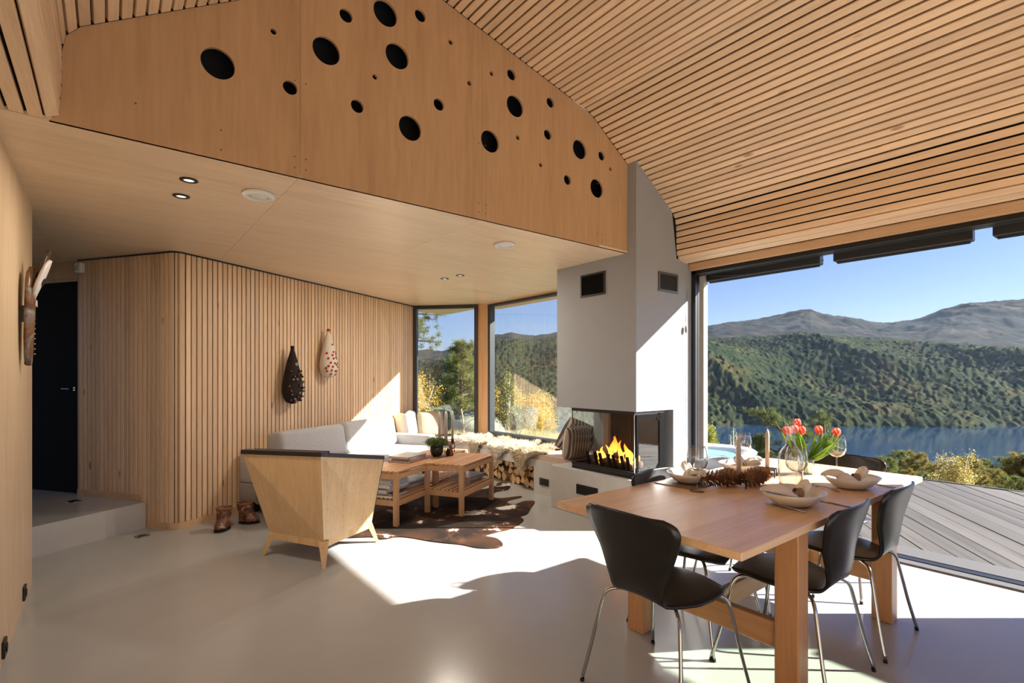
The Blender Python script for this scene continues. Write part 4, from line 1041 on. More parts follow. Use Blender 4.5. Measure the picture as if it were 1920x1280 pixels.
# boots ---------------------------------------------------------------------
BOOT, nt, b = new_mat('patched_fur_leather'); L = nt.links.new
tc = N(nt, 'ShaderNodeTexCoord'); v = N(nt, 'ShaderNodeTexNoise', Scale=16.0, Detail=3.0, Distortion=1.0); L(tc.outputs['Object'], v.inputs['Vector'])
r = ramp(nt, [(.36, (.035, .013, .009)), (.5, (.15, .045, .026)), (.58, (.21, .10, .045)), (.68, (.46, .37, .29))]); L(v.outputs['Fac'], r.inputs[0]); L(r.outputs[0], b.inputs['Base Color']); b.inputs['Roughness'].default_value = .5
def boot():
    rings = [(.0, .0, .064, .108, .030), (.035, .0, .070, .112, .030), (.068, .0, .066, .100, .020), (.10, .0, .062, .080, .004), (.13, 0, .064, .074, -.010), (.17, 0, .070, .076, -.016), (.21, 0, .076, .080, -.018), (.22, 0, .068, .072, -.018), (.17, 0, .055, .06, -.018), (.10, 0, .04, .048, -.012)]
    V = []; m = 18
    for z, _, rx, ry, oy in rings:
        for k in range(m):
            a = 2*math.pi*k/m; V.append((rx*math.cos(a), oy+ry*math.sin(a), z+.012+(.006*math.sin(3*a) if z > .15 else 0)))
    F = [(j*m+k, j*m+(k+1) % m, (j+1)*m+(k+1) % m, (j+1)*m+k) for j in range(len(rings)-1) for k in range(m)]+[tuple(range(m-1, -1, -1))]
    return V, F
for (x, y), a, lab in (((.80, 5.13), 2.6, 'brown patchwork fur boot standing in front, nearer the viewer'), ((1.00, 5.22), -2.3, 'brown patchwork fur boot standing behind, by the sofa end')):
    e = empty('boot', (x, y, 0), a, lab, 'boot', 'pair of fur boots by the slatted wall')
    e.scale = (.88, .88, .80); subs(mk('upper', boot(), BOOT, e, True), 1); mk('sole', xf(lathe([(0, 0), (.9, 0), (1, .3), (1, 1), (0, 1)], 22, False), Matrix.Translation((0, .030, 0)) @ Matrix.Diagonal((.068, .113, .014, 1))), BLACKM, e, True)
    mk('cuff', lathe([(.074, -.012), (.080, 0), (.074, .012), (.067, 0), (.074, -.012)], 18, False), plain('boot_cuff', (.20, .09, .04), .8), e, True).location = (0, -.018, .228)

# felt figures on the slatted wall --------------------------------------------
def felt(s, z0, h, r, mat, dotmats, label, seed, ring=False):
    e = empty('felt_figure', W(s, .012, z0), TH, label, 'felt toy')
    prof = [(0, 0), (.30, .012), (.62, .045), (.88, .12), (1.0, .22), (.98, .34), (.86, .48), (.68, .63), (.48, .77), (.30, .89), (.17, .965), (.10, 1.0), (0, 1.01)]
    def rad(t):
        for (r0_, z0_), (r1_, z1_) in zip(prof, prof[1:]):
            if z0_ <= t <= z1_: return r0_+(r1_-r0_)*(t-z0_)/max(1e-6, z1_-z0_)
        return 0
    v, f = lathe([(a*r, c*h) for a, c in prof], 24, False); yo = -r*.72
    mk('body', ([(x, y*.82+yo, z) for x, y, z in v], f), mat, e, True)
    q = random.Random(seed); done = []
    for k in range(400):
        if len(done) >= 30: break
        t = q.uniform(.04, .60); a = q.uniform(-2.6, .25)       # facing the room, slightly to the right
        p = Vector((rad(t)*r*math.cos(a), rad(t)*r*.82*math.sin(a)+yo, t*h))
        if any((p-d).length < .036 for d in done): continue
        done.append(p); n_ = Vector((math.cos(a)*.82, math.sin(a), 0)).normalized()
        m = Matrix.Translation(p) @ n_.to_track_quat('Z', 'Y').to_matrix().to_4x4()
        o = mk('button', xf(lathe([(0, -.004), (.013, -.004), (.0145, .003), (.012, .008), (.005, .011), (0, .011)] if not ring else [(0, -.004), (.011, -.004), (.012, .016), (.013, .018), (.009, .021), (0, .021)], 10, False), m), q.choice(dotmats), e, True)
        if ring: mk('button_centre', xf(lathe([(0, .0205), (.0075, .0205), (.006, .024), (0, .024)], 8, False), m), q.choice([FD[2], FD[4]]), o, True)
    for dx in (-.022, .028):
        t = .70; a = math.atan2(-1, dx*14+.35); p = Vector((rad(t)*r*math.cos(a), rad(t)*r*.82*math.sin(a)+yo, t*h)); n_ = Vector((math.cos(a), math.sin(a), .2)).normalized()
        m = Matrix.Translation(p) @ n_.to_track_quat('Z', 'Y').to_matrix().to_4x4()
        ey = mk('eye', xf(lathe([(0, 0), (.016 if ring else .010, 0), (.015 if ring else .010, .003), (0, .003)], 14, False), m), FD[5] if ring else FD[6], e, True)
        if ring: mk('pupil', xf(lathe([(0, .003), (.009, .003), (.008, .005), (0, .005)], 12, False), m), FD[6], ey, True)
    mk('top_knot', xf(lathe([(0, -.022), (.016, -.015), (.022, 0), (.016, .015), (0, .020)], 12, False), T(0, yo, h*1.0)), dotmats[0] if not ring else mat, e, True)
FD = [plain('felt_red', (.48, .03, .02), .9), plain('felt_orange', (.62, .16, .03), .9), plain('felt_rust', (.36, .11, .06), .9), plain('felt_crimson', (.35, .015, .04), .9), plain('felt_grey', (.27, .24, .21), .9), plain('felt_white', (.72, .68, .60), .9), plain('felt_dark', (.025, .017, .013), .95), plain('felt_green', (.10, .15, .06), .9)]
felt(1.235, 1.045, .62, .118, plain('felt_brown', (.022, .014, .010), 1, noise=.3, nscale=80), [FD[6], FD[6], FD[4]], 'dark brown felt figure covered in round buttons hanging on the slatted wall', 4, True)
felt(1.80, 1.325, .575, .112, plain('felt_cream', (.66, .58, .48), 1, noise=.06, nscale=80), [FD[0], FD[0], FD[1], FD[3], FD[7]], 'cream felt figure with red and orange dots hanging higher on the slatted wall', 8)

# painted wooden bird mask on the left wall ----------------------------------
mkk = empty('bird_mask', (-.39, 3.97, 1.41), 0, 'long painted wooden bird mask hanging on the plywood wall', 'mask')
MASK, nt, b = new_mat('painted_mask_face'); L = nt.links.new
tc = N(nt, 'ShaderNodeTexCoord'); v = N(nt, 'ShaderNodeTexNoise', Scale=9.0, Detail=4.0, Distortion=1.2); L(tc.outputs['Object'], v.inputs['Vector'])
r = ramp(nt, [(.35, (.055, .022, .010)), (.48, (.17, .07, .025)), (.55, (.17, .15, .14)), (.66, (.33, .30, .27))]); L(v.outputs['Fac'], r.inputs[0]); L(r.outputs[0], b.inputs['Base Color']); b.inputs['Roughness'].default_value = .3
MASKW = plain('mask_white', (.60, .56, .54), .4, noise=.12, nscale=14); MASKD = plain('mask_dark', (.045, .022, .012), .35)
def hull(zs, bulge=.022):
    """boat-shaped board standing off the wall: local x is out of the wall, y along it"""
    V = []; m = 11
    for z, w, off in zs:
        for k in range(m):
            u = -1+2*k/(m-1); V.append((off+bulge*(1-u*u), u*w, z))
    F = [(j*m+k, j*m+k+1, (j+1)*m+k+1, (j+1)*m+k) for j in range(len(zs)-1) for k in range(m-1)]
    return V, F
o = mk('body', hull([(0, .005, .022), (.05, .034, .026), (.14, .056, .030), (.26, .068, .034), (.36, .068, .036), (.43, .056, .036), (.48, .030, .034), (.50, .006, .034)]), MASK, mkk, True); solid(o, .016, -1)
o = mk('head', xf(hull([(0, .008, 0), (.03, .030, 0), (.08, .044, .002), (.14, .046, .003), (.19, .034, .002), (.215, .008, .0)], .012), T(.045, -.015, .335, 0, 0, .30)), MASKW, mkk, True); solid(o, .014, -1)
o = mk('wing', xf(hull([(0, .02, 0), (.08, .04, .004), (.18, .040, .006), (.24, .026, .004), (.275, .006, .0)], .012), T(.030, .040, .335, 0, 0, .26)), MASKD, mkk, True); solid(o, .014, -1)
m = T(.085, -.018, .425, 0, 0, math.pi/2+.30)
ey = mk('eye', xf(lathe([(.012, 0), (.021, 0), (.021, .006), (.012, .006), (.012, 0)], 20, False), m), BLACKM, mkk, True)
mk('pupil', xf(lathe([(0, 0), (.007, 0), (.007, .006), (0, .006)], 14, False), m), BLACKM, ey, True)
for k in range(4): mk('stripe', xf(box(-.001, -.0025, -.016, .003, .0025, .016), T(.060, -.022+.011*k, .315, 0, -.45+.25*k)), MASKW, mkk)
for k in range(9): mk('stud', xf(lathe([(0, -.004), (.004, 0), (0, .004)], 8, False), T(.050, .040, .06+.026*k)), MASKW, mkk)
mk('mount', box(.0, -.02, .22, .035, .02, .30), MASKD, mkk); mkk.scale = (1.15, 1.3, 1.12)

# ceiling fittings ----------------------------------------------------------------
for (x, y), lab in (((.712, 3.37), 'white round smoke detector on the low ceiling nearer the viewer'), ((2.588, 3.382), 'white round smoke detector on the low ceiling near the fireplace')):
    e = empty('smoke_detector', (x, y, ZC), 0, lab, 'smoke detector', 'round white ceiling fittings')
    mk('ring', lathe([(.052, -.001), (.088, -.001), (.090, -.012), (.084, -.024), (.066, -.028), (.052, -.022), (.052, -.001)], 36, False), WHITEP, e, True)
    mk('centre', lathe([(0, -.027), (.040, -.027), (.047, -.022), (.05, -.0005), (0, -.0005)], 30, False), WHITEP, e, True)
LAMPM = emit('downlight_lens', (1, .9, .75), .6)
for i, (x, y) in enumerate(((.355, 3.375), (.35, 3.703), (2.978, 5.0), (3.016, 4.737))):
    e = empty('recessed_downlight', (x, y, ZC), 0, ['black recessed downlight nearest the gable edge of the low ceiling', 'black recessed downlight just behind it, farther from the gable edge', 'black recessed downlight above the sofa corner, farther from the viewer', 'black recessed downlight above the coffee tables, nearer the fireplace'][i], 'downlight', 'recessed ceiling downlights')
    mk('bezel', lathe([(.026, -.001), (.046, -.001), (.046, -.005), (.028, -.007), (.026, -.001)], 28, False), BLACK, e, True); mk('lens', lathe([(0, -.0008), (.027, -.0008), (.027, -.003), (0, -.003)], 24, False), LAMPM, e)
    ld = bpy.data.lights.new('downlight_lamp', 'AREA'); ld.shape = 'DISK'; ld.size = .05; ld.energy = (3.4, 4.2, 8.5, 8.5)[i]; ld.color = (1, .90, .76); lo = obj('downlight_lamp', ld, e, (0, 0, -.012))
e = empty('motion_sensor', W2(1.13, -.013, 2.36), TH2, 'small white motion sensor high in the hall corner beside the door', 'sensor')
mk('housing', rbox(-.04, 0, -.045, .04, .05, .05, .01, 2), WHITEP, e, True); mk('lens', rbox(-.025, .049, -.03, .025, .056, .01, .004), plain('sensor_lens', (.6, .6, .58), .2), e)
e_fix = e
for (x, y, z), lab in (((.225, 5.33, 0), 'round steel floor socket in the grey floor beside the step'), ((-.238, 6.03, .228), 'round steel floor socket on the raised hall floor')):
    e = empty('floor_socket', (x, y, z), 0, lab, 'floor socket', 'floor sockets'); mk('ring', lathe([(.030, 0), (.055, 0), (.055, .004), (.045, .007), (.030, .004)], 24, False), STEEL, e, True); mk('lid', lathe([(0, .001), (.03, .001), (.03, .004), (0, .004)], 20, False), BLACK, e)

# cushions on the bench --------------------------------------------------------------
STR, nt, b = new_mat('striped_cushion'); L = nt.links.new
tc = N(nt, 'ShaderNodeTexCoord'); wv = N(nt, 'ShaderNodeTexWave', Scale=7.5, Distortion=.6); wv.bands_direction = 'X'; L(tc.outputs['Object'], wv.inputs['Vector'])
r = ramp(nt, [(.42, (.10, .088, .08)), (.55, (.50, .44, .37))]); L(wv.outputs['Fac'], r.inputs[0]); L(r.outputs[0], b.inputs['Base Color']); b.inputs['Roughness'].default_value = .95
CWHITE = plain('white_cushion', (.62, .62, .58), .95, bump=.3, bscale=40); CBEIGE = plain('beige_cushion', (.40, .375, .315), .95, bump=.3, bscale=50, noise=.06, nscale=30); CTAN = plain('tan_cushion', (.40, .32, .24), .95, bump=.3, bscale=60, noise=.1, nscale=60)
def cushion(loc, rz, tilt, roll, size, mat, label):
    e = empty('cushion', loc, rz, label, 'cushion', 'cushions on the window bench')
    o = mk('cover', pillow(size, size*.92, .15), mat, e, True); o.rotation_euler = (tilt, roll, 0); o.location = (0, 0, size*.44)
    return e
cushion(W(3.20, .22, .445), TH+.9, -.16, .0, .42, CWHITE, 'white cushion leaning on the slatted wall at the bench end')
cushion(W(3.46, .20, .445), TH+.35, -.22, .0, .44, CBEIGE, 'beige cushion in the bench corner beside the white one')
cushion(W(3.63, .42, .445), TH-.75, -.20, .0, .42, CTAN, 'tan cushion under the left window beside the beige one')
cushion((4.20, 3.99+.13, .450), -.35, .30, .42, .44, STR, 'dark striped cushion leaning against the chimney end of the bench')
cushion((4.03, 3.965, .450), .05, .12, .0, .40, STR, 'striped cushion seen through the firebox glass beside the hearth')

# sheepskins ----------------------------------------------------------------------
WOOL = plain('sheep_wool', (.70, .60, .45), 1, noise=.16, nscale=7); WOOL2 = plain('sheep_wool_white', (.78, .72, .61), 1, noise=.10, nscale=7)
def sheepskin(y0, y1, mat, label, seed, over=.20, back=4.50):
    """draped across the bench: from the window side over the front edge"""
    q = np.random.default_rng(seed); nu, nv = 26, 30; V = []
    yc = (y0+y1)/2; hw = (y1-y0)/2
    for j in range(nv+1):
        t = j/nv
        wv = hw*(.80+.20*math.cos(t*math.pi*2.2+seed)+.08*math.sin(t*9+seed))*(1-.45*max(0, t-.82)/.18)*(1-.30*max(0, .12-t)/.12)
        for i in range(nu+1):
            u = -1+2*i/nu; y = yc+u*wv+.02*math.sin(t*7+seed)
            edge = over*(1-.75*abs(u)**1.6)
            run = (back-3.86)+edge; s = t*run
            if s < back-3.92: x = back-s; z = .462
            else:
                k = s-(back-3.92); a = min(k/.09, math.pi/2); x = 3.92-.065*math.sin(a); z = .462-.06*(1-math.cos(a))-max(0, k-.14)
            z += .022*math.sin(y*16+seed)*math.cos(t*11)+.012*math.sin(y*31+t*17)
            V.append((x, y, max(z, .455) if s < back-3.92 else z))
    F = [(j*(nu+1)+i, (j+1)*(nu+1)+i, (j+1)*(nu+1)+i+1, j*(nu+1)+i+1) for j in range(nv) for i in range(nu)]
    e = empty('sheepskin', (0, 0, 0), 0, label, 'sheepskin', 'sheepskins on the window bench')
    mk('hide', (V, F), mat, e, True)
    A = np.array(V); tri = np.array(F); n = 26000; f = q.integers(0, len(tri), n); wts = q.dirichlet([1, 1, 1, 1], n)
    P = (A[tri[f]]*wts[:, :, None]).sum(1)
    nr = np.cross(A[tri[f, 1]]-A[tri[f, 0]], A[tri[f, 3]]-A[tri[f, 0]]); nr /= np.linalg.norm(nr, axis=1)[:, None]+1e-9
    nr *= np.where((nr[:, 2]+(-nr[:, 0])*.9) < 0, -1, 1)[:, None]
    d = nr*.30+q.normal(0, .42, (n, 3))+np.array([-.35, 0, 0]); d[:, 2] -= .30; d /= np.linalg.norm(d, axis=1)[:, None]; l = q.uniform(.015, .034, n)[:, None]
    sd2 = np.cross(d, q.normal(0, 1, (n, 3))); sd2 /= np.linalg.norm(sd2, axis=1)[:, None]; w = q.uniform(.0015, .0035, n)[:, None]
    bend = q.normal(0, .006, (n, 3)); a = P-sd2*w; b2 = P+sd2*w; c = P+d*l*.6+sd2*w*.8+bend; g = P+d*l*.6-sd2*w*.8+bend; t_ = P+d*l+bend*2
    VV = np.stack([a, b2, c, g, t_], 1).reshape(-1, 3); base = np.arange(n)[:, None]*5
    FF = np.concatenate([base+np.array([[0, 1, 2]]), base+np.array([[0, 2, 3]]), base+np.array([[3, 2, 4]])])
    tag(obj('fleece', np_mesh('fleece', VV, FF, mat), e), kind='stuff')
sheepskin(4.42, 4.98, WOOL, 'cream sheepskin hanging low over the bench edge nearest the chimney', 1, .26)
sheepskin(4.92, 5.50, WOOL2, 'pale sheepskin in the middle of the bench with a pointed flap', 2, .25)
sheepskin(5.42, 6.00, WOOL, 'cream sheepskin over the bench edge beside the coffee table', 3, .22)
sheepskin(5.95, 6.42, WOOL2, 'white sheepskin in the bench corner under the window post', 4, .10, 4.42)
# ------------------------------------------------------------------ deck
dk = empty('deck', (0, 0, -.05), 0, 'weathered grey plank deck laid diagonally outside the opening', 'deck')
ANG = math.radians(36); pd = Vector((math.cos(ANG), math.sin(ANG))); pn = Vector((-pd.y, pd.x)); PW = .172
def clip(poly, ax, lim, keep_less):
    out = []; n = len(poly)
    for i in range(n):
        a, b_ = poly[i], poly[(i+1) % n]; ia = (a[ax] <= lim) == keep_less; ib = (b_[ax] <= lim) == keep_less
        if ia: out.append(a)
        if ia != ib:
            t = (lim-a[ax])/(b_[ax]-a[ax]); out.append((a[0]+(b_[0]-a[0])*t, a[1]+(b_[1]-a[1])*t))
    return out
k = 0
for i in range(-60, 40):
    o0_ = pn*(i*PW); a = o0_+pd*-30; b_ = o0_+pd*40; w = pn*(PW-.010)
    pl = [tuple(a), tuple(b_), tuple(b_+w), tuple(a+w)]
    for ax, lim, kl in ((0, 4.945, False), (0, 8.66, True), (1, -3.2, False), (1, 4.6, True)):
        if pl: pl = clip(pl, ax, lim, kl)
    if len(pl) < 3: continue
    c = (sum(p[0] for p in pl)/len(pl), sum(p[1] for p in pl)/len(pl))
    loc = [Matrix.Rotation(-ANG, 2) @ Vector((p[0]-c[0], p[1]-c[1])) for p in pl]
    o = mk('plank', prism([tuple(v) for v in loc], -.028, 0), GREYDECK, dk); o.location = (c[0], c[1], random.uniform(-.003, .003)); o.rotation_euler = (0, 0, ANG)
mk('fascia', box(8.66, -3.2, -.22, 8.70, 4.6, .01), GREYDECK, dk)
mk('underside', box(4.95, -3.2, -.20, 8.66, 4.6, -.06), BLACKM, dk)
# hot tub let into the deck
ht = empty('hot_tub', (6.55, 4.40, -.22), .3, 'white hot tub with turquoise water standing at the deck end', 'hot tub')
TUB = plain('tub_acrylic', (.72, .74, .74), .25, coat=.4)
def sq(r, z, n=36, p=4):
    o = []
    for i in range(n):
        a = 2*math.pi*i/n; c, s = math.cos(a), math.sin(a); k_ = r/((abs(c)**p+abs(s)**p)**(1/p)); o.append((k_*c, k_*s, z))
    return o
rings = [sq(.98, 0), sq(1.0, .44), sq(1.02, .47), sq(.97, .50), sq(.84, .485), sq(.78, .42), sq(.70, .10)]
V = sum(rings, []); m_ = 36; F = [(j*m_+i, j*m_+(i+1) % m_, (j+1)*m_+(i+1) % m_, (j+1)*m_+i) for j in range(len(rings)-1) for i in range(m_)]
o = mk('shell', (V, F), TUB, ht, True)
mk('skirt', (sum([sq(1.01, .0), sq(1.015, .43)], []), [(i, (i+1) % 36, 36+(i+1) % 36, 36+i) for i in range(36)]), plain('tub_skirt', (.16, .18, .20), .5), ht, True)
WAT = plain('tub_water', (.20, .52, .55), .06)
mk('water', (sq(.80, .43), [tuple(range(36))]), WAT, ht)

# ------------------------------------------------------------------ ground and far landscape
def c2h(X, Y): return X*UX[0]+Y*UX[1], -X*UX[1]+Y*UX[0]
def sp(x): return np.where(x > 30, x, np.log1p(np.exp(np.clip(x, -30, 30))))
def ground_z(a, b):
    z = .06-.50*sp((a-10.0)/1.2)*1.2-.32*sp((b-16)/2)*2+.0*a
    z = z+.10*fbm(a*.35, b*.35, 3, 5)
    return np.maximum(z, -84.5-.02*np.abs(a))
GRASS = plain('dry_grass_ground', (.16, .15, .065), .95, noise=.5, nscale=1.5, bump=.6, bscale=14)
n = 150
ga = np.concatenate([np.linspace(-60, 4, 12), np.linspace(4.8, 40, 90), np.geomspace(41, 420, 40)]); gb = np.concatenate([np.linspace(-180, -6, 24), np.linspace(-5, 45, 100), np.geomspace(46, 420, 40)])
A, B = np.meshgrid(ga, gb); Z = ground_z(A, B)
inside = (A < 8.7) & (A > -6) & (B < 4.65) | (A < 4.9) & (B < 8.0) & (A > -6)
Z = np.where(inside, -.35, Z)
V = np.stack([A, B, Z], -1).reshape(-1, 3); na, nb2 = len(ga), len(gb)
I = (np.arange(nb2-1)[:, None]*na+np.arange(na-1)[None]).ravel(); F = np.stack([I, I+1, I+na+1, I+na], 1)
tag(obj('ground', np_mesh('ground', V, F, GRASS, True)), kind='structure')
# lake
LAKE, nt, b = new_mat('lake_water'); L = nt.links.new
b.inputs['Base Color'].default_value = (.012, .035, .075, 1); b.inputs['Roughness'].default_value = .08; b.inputs['IOR'].default_value = 1.33
tc = N(nt, 'ShaderNodeTexCoord'); mp = N(nt, 'ShaderNodeMapping'); mp.inputs['Scale'].default_value = (.05, .05, .05); L(tc.outputs['Object'], mp.inputs[0])
nz = N(nt, 'ShaderNodeTexNoise', Scale=6.0, Detail=4.0); L(mp.outputs[0], nz.inputs['Vector']); bpn = N(nt, 'ShaderNodeBump', Strength=.05, Distance=.5); L(nz.outputs['Fac'], bpn.inputs['Height']); L(bpn.outputs[0], b.inputs['Normal'])
la = [c2h(X, Y) for X, Y in ((-3000, 60), (3500, 60), (3500, 3000), (-3000, 3000))]
tag(mk('lake', ([(x, y, -84) for x, y in la], [(0, 1, 2, 3)]), LAKE), 'calm dark blue lake far below the house', 'lake')
# far shore: forested hills, then bare mountains
sky_px = [(-400, 640), (600, 668), (780, 664), (830, 669), (868, 659), (900, 650), (925, 637), (960, 633), (1000, 637), (1045, 629), (1120, 634), (1200, 625), (1300, 628), (1335, 615), (1362, 611), (1400, 606), (1440, 601), (1470, 594), (1500, 586), (1520, 583), (1542, 591), (1580, 597), (1620, 605), (1645, 610), (1690, 607), (1730, 600), (1770, 583), (1790, 579), (1820, 571), (1870, 568), (1920, 565), (2050, 572), (2300, 590), (3000, 600)]
mid_px = [(-400, 690), (600, 690), (780, 682), (900, 664), (930, 642), (960, 640), (1000, 644), (1045, 636), (1150, 645), (1330, 640), (1500, 634), (1600, 636), (1680, 640), (1760, 646), (1920, 655), (2300, 650), (3000, 650)]
def curve(pts, x): return np.interp(x, [p[0] for p in pts], [p[1] for p in pts])
def land(px, Y, X):
    es = (705-curve(sky_px, px))/960; em_ = (705-curve(mid_px, px))/960
    s = np.clip((Y-830)/(1650-830), 0, 1); s2 = np.clip((Y-1900)/(3400-1900), 0, 1)
    zf = -86+(em_*1650+1.35+86)*(1-(1-s)**1.35)
    zm = (es*3400+1.35)
    z = np.where(Y < 1900, zf, zf+(zm-zf)*(s2*s2*(3-2*s2)))
    z = np.where(Y > 3400, zm-(Y-3400)*.25, z)
    return z, s, s2
def build_land(name, y0, y1, nr, mat, label, cat, forest):
    nt_ = 1000; t = np.linspace(-.55, 1.45, nt_); Y = y0+(y1-y0)*np.linspace(0, 1, nr)**1.15
    TT_, YY = np.meshgrid(t, Y); X = TT_*YY; px = 960+960*TT_
    wob = 70*fbm(X/420, YY/900, 3, 31)
    z, s, s2 = land(px, YY+wob*np.clip((YY-y0)/300, 0, 1)*(1 if forest else 0), X)
    if forest:
        env = np.clip((YY-835)/160, 0, 1)*np.clip((1560-YY)/420, .07, 1)
        rid = 1-2*np.abs(fbm(X/330+.3*fbm(X/600, YY/600, 2, 3), YY/420, 2, 2))
        z = z+env*(95*fbm(X/400, YY/380, 2, 9)+60*(rid-.5)+7*fbm(X/60, YY/60, 2, 15))
        shore = np.clip((YY-830+60*fbm(X/190, YY*0, 4, 77))/70, 0, 1); z = np.minimum(z, -90+shore*160) if False else z-(1-shore)*25
        can = np.abs(fbm(X/10, YY/10, 2, 12)); z = z+np.clip(shore*3-.3, 0, 1)*(5*(1-can*2.2)+7*vnoise(X/6.5, YY/6.5, 40))
    else:
        env = np.clip(s2*1.6, .15, 1)*np.clip((3420-YY)/500, .12, 1)
        z = z+env*(55*fbm(X/330, YY/300, 5, 19)+22*(np.abs(fbm(X/120, YY/150, 4, 23))))+14*np.clip(s2*3, .2, 1)*fbm(X/60, YY/45, 3, 4)
    a, b_ = c2h(X, YY); V = np.stack([a, b_, z], -1).reshape(-1, 3)
    I = (np.arange(nr-1)[:, None]*nt_+np.arange(nt_-1)[None]).ravel(); F = np.stack([I, I+1, I+nt_+1, I+nt_], 1)
    return tag(obj(name, np_mesh(name, V, F, mat, not forest)), label, cat)
FOREST, nt, b = new_mat('forest_canopy'); L = nt.links.new
tc = N(nt, 'ShaderNodeTexCoord'); n1 = N(nt, 'ShaderNodeTexNoise', Scale=.012, Detail=8.0, Roughness=.7); L(tc.outputs['Object'], n1.inputs['Vector'])
r = ramp(nt, [(.36, (0.0088, 0.0170, 0.0088)), (.48, (0.0156, 0.0252, 0.0116)), (.56, (0.0286, 0.0333, 0.0136)), (.66, (0.0490, 0.0408, 0.0177))]); L(n1.outputs['Fac'], r.inputs[0])
v1_ = N(nt, 'ShaderNodeTexVoronoi', Scale=.11); L(tc.outputs['Object'], v1_.inputs['Vector']); mxx = N(nt, 'ShaderNodeMixRGB', _blend_type='MULTIPLY', Fac=.75); rr_ = ramp(nt, [(.0, (.55, .6, .55)), (1, (1.5, 1.35, 1.1))])
L(v1_.outputs['Color'], rr_.inputs[0]); L(r.outputs[0], mxx.inputs[1]); L(rr_.outputs[0], mxx.inputs[2]); L(mxx.outputs[0], b.inputs['Base Color']); b.inputs['Roughness'].default_value = 1; b.inputs['Specular IOR Level'].default_value = .05
ROCK, nt, b = new_mat('mountain_heath'); L = nt.links.new
tc = N(nt, 'ShaderNodeTexCoord'); n1 = N(nt, 'ShaderNodeTexNoise', Scale=.006, Detail=9.0, Roughness=.7); L(tc.outputs['Object'], n1.inputs['Vector'])
r = ramp(nt, [(.36, (0.0095, 0.0116, 0.0088)), (.5, (0.0204, 0.0184, 0.0136)), (.60, (0.0326, 0.0286, 0.0231)), (.70, (0.0646, 0.0592, 0.0544))]); L(n1.outputs['Fac'], r.inputs[0]); L(r.outputs[0], b.inputs['Base Color']); b.inputs['Roughness'].default_value = 1; b.inputs['Specular IOR Level'].default_value = .05
build_land('forested_hills', 800, 1960, 330, FOREST, 'dark green forested hillside across the lake', 'hills', True)
build_land('mountain_ridge', 1900, 3900, 200, ROCK, 'hazy brown mountain ridge on the skyline', 'mountains', False)
# valley haze: thin real air between the house and the far shore
HAZE = bpy.data.materials.new('valley_air'); HAZE.use_nodes = True; nt = HAZE.node_tree; nt.nodes.clear()
o_ = N(nt, 'ShaderNodeOutputMaterial'); vs_ = N(nt, 'ShaderNodeVolumeScatter', Density=.000024, Anisotropy=.2); vs_.inputs[0].default_value = (.55, .74, 1.0, 1); nt.links.new(vs_.outputs[0], o_.inputs['Volume'])
hz = [(-700, 120), (2600, 120), (8000, 4200), (-2400, 4200)]; hz = [c2h(X, Y) for X, Y in hz]
tag(mk('valley_haze', prism(hz, -83.5, 300), HAZE), 'thin blue haze hanging over the lake valley', 'haze', kind='stuff')

# ------------------------------------------------------------------ trees and shrubs
PINE = leaf_mat('pine_needles', (.060, .095, .022), (.24, .25, .055), 5)
PINED = leaf_mat('pine_needles_dark', (.035, .065, .018), (.15, .17, .045), 5)
YEL = leaf_mat('birch_autumn', (.32, .23, .03), (.62, .42, .06), 5)
GRN = leaf_mat('birch_green', (.10, .13, .03), (.32, .30, .09), 6)
OLIV = leaf_mat('autumn_pine', (.12, .12, .025), (.33, .25, .055), 4)
WHBARK = plain('birch_bark', (.55, .52, .47), .8, noise=.35, nscale=18)
def blades(P, D, ln, wd, q):
    n = len(P); D = D/(np.linalg.norm(D, axis=1)[:, None]+1e-9); s = np.cross(D, q.normal(0, 1, (n, 3))); s /= np.linalg.norm(s, axis=1)[:, None]+1e-9
    V = np.stack([P-s*wd*.5, P+s*wd*.5, P+D*ln], 1); return V
def tufts(C, r, per, ln, wd, q, up=.3):
    C = np.repeat(C, per, 0); n = len(C); d = q.normal(0, 1, (n, 3)); d[:, 2] += up; d /= np.linalg.norm(d, axis=1)[:, None]
    return blades(C+d*r*q.uniform(0, 1, (n, 1)), d+q.normal(0, .3, (n, 3)), ln*q.uniform(.6, 1.2, (n, 1)), wd, q)
def leaves(C, r, per, size, q):
    C = np.repeat(C, per, 0); n = len(C); p = C+q.normal(0, 1, (n, 3))*r; d = q.normal(0, 1, (n, 3)); d /= np.linalg.norm(d, axis=1)[:, None]
    s = np.cross(d, q.normal(0, 1, (n, 3))); s /= np.linalg.norm(s, axis=1)[:, None]; z = size*q.uniform(.6, 1.2, (n, 1))
    return np.stack([p-d*z*.5, p+s*z*.33, p+d*z*.5, p-s*z*.33], 1)
def fin(name, V4, mat, par):
    k = V4.shape[1]; n = len(V4); F = np.arange(n*k).reshape(n, k)
    return tag(obj(name, np_mesh(name, V4.reshape(-1, 3), F, mat), par), kind='stuff')
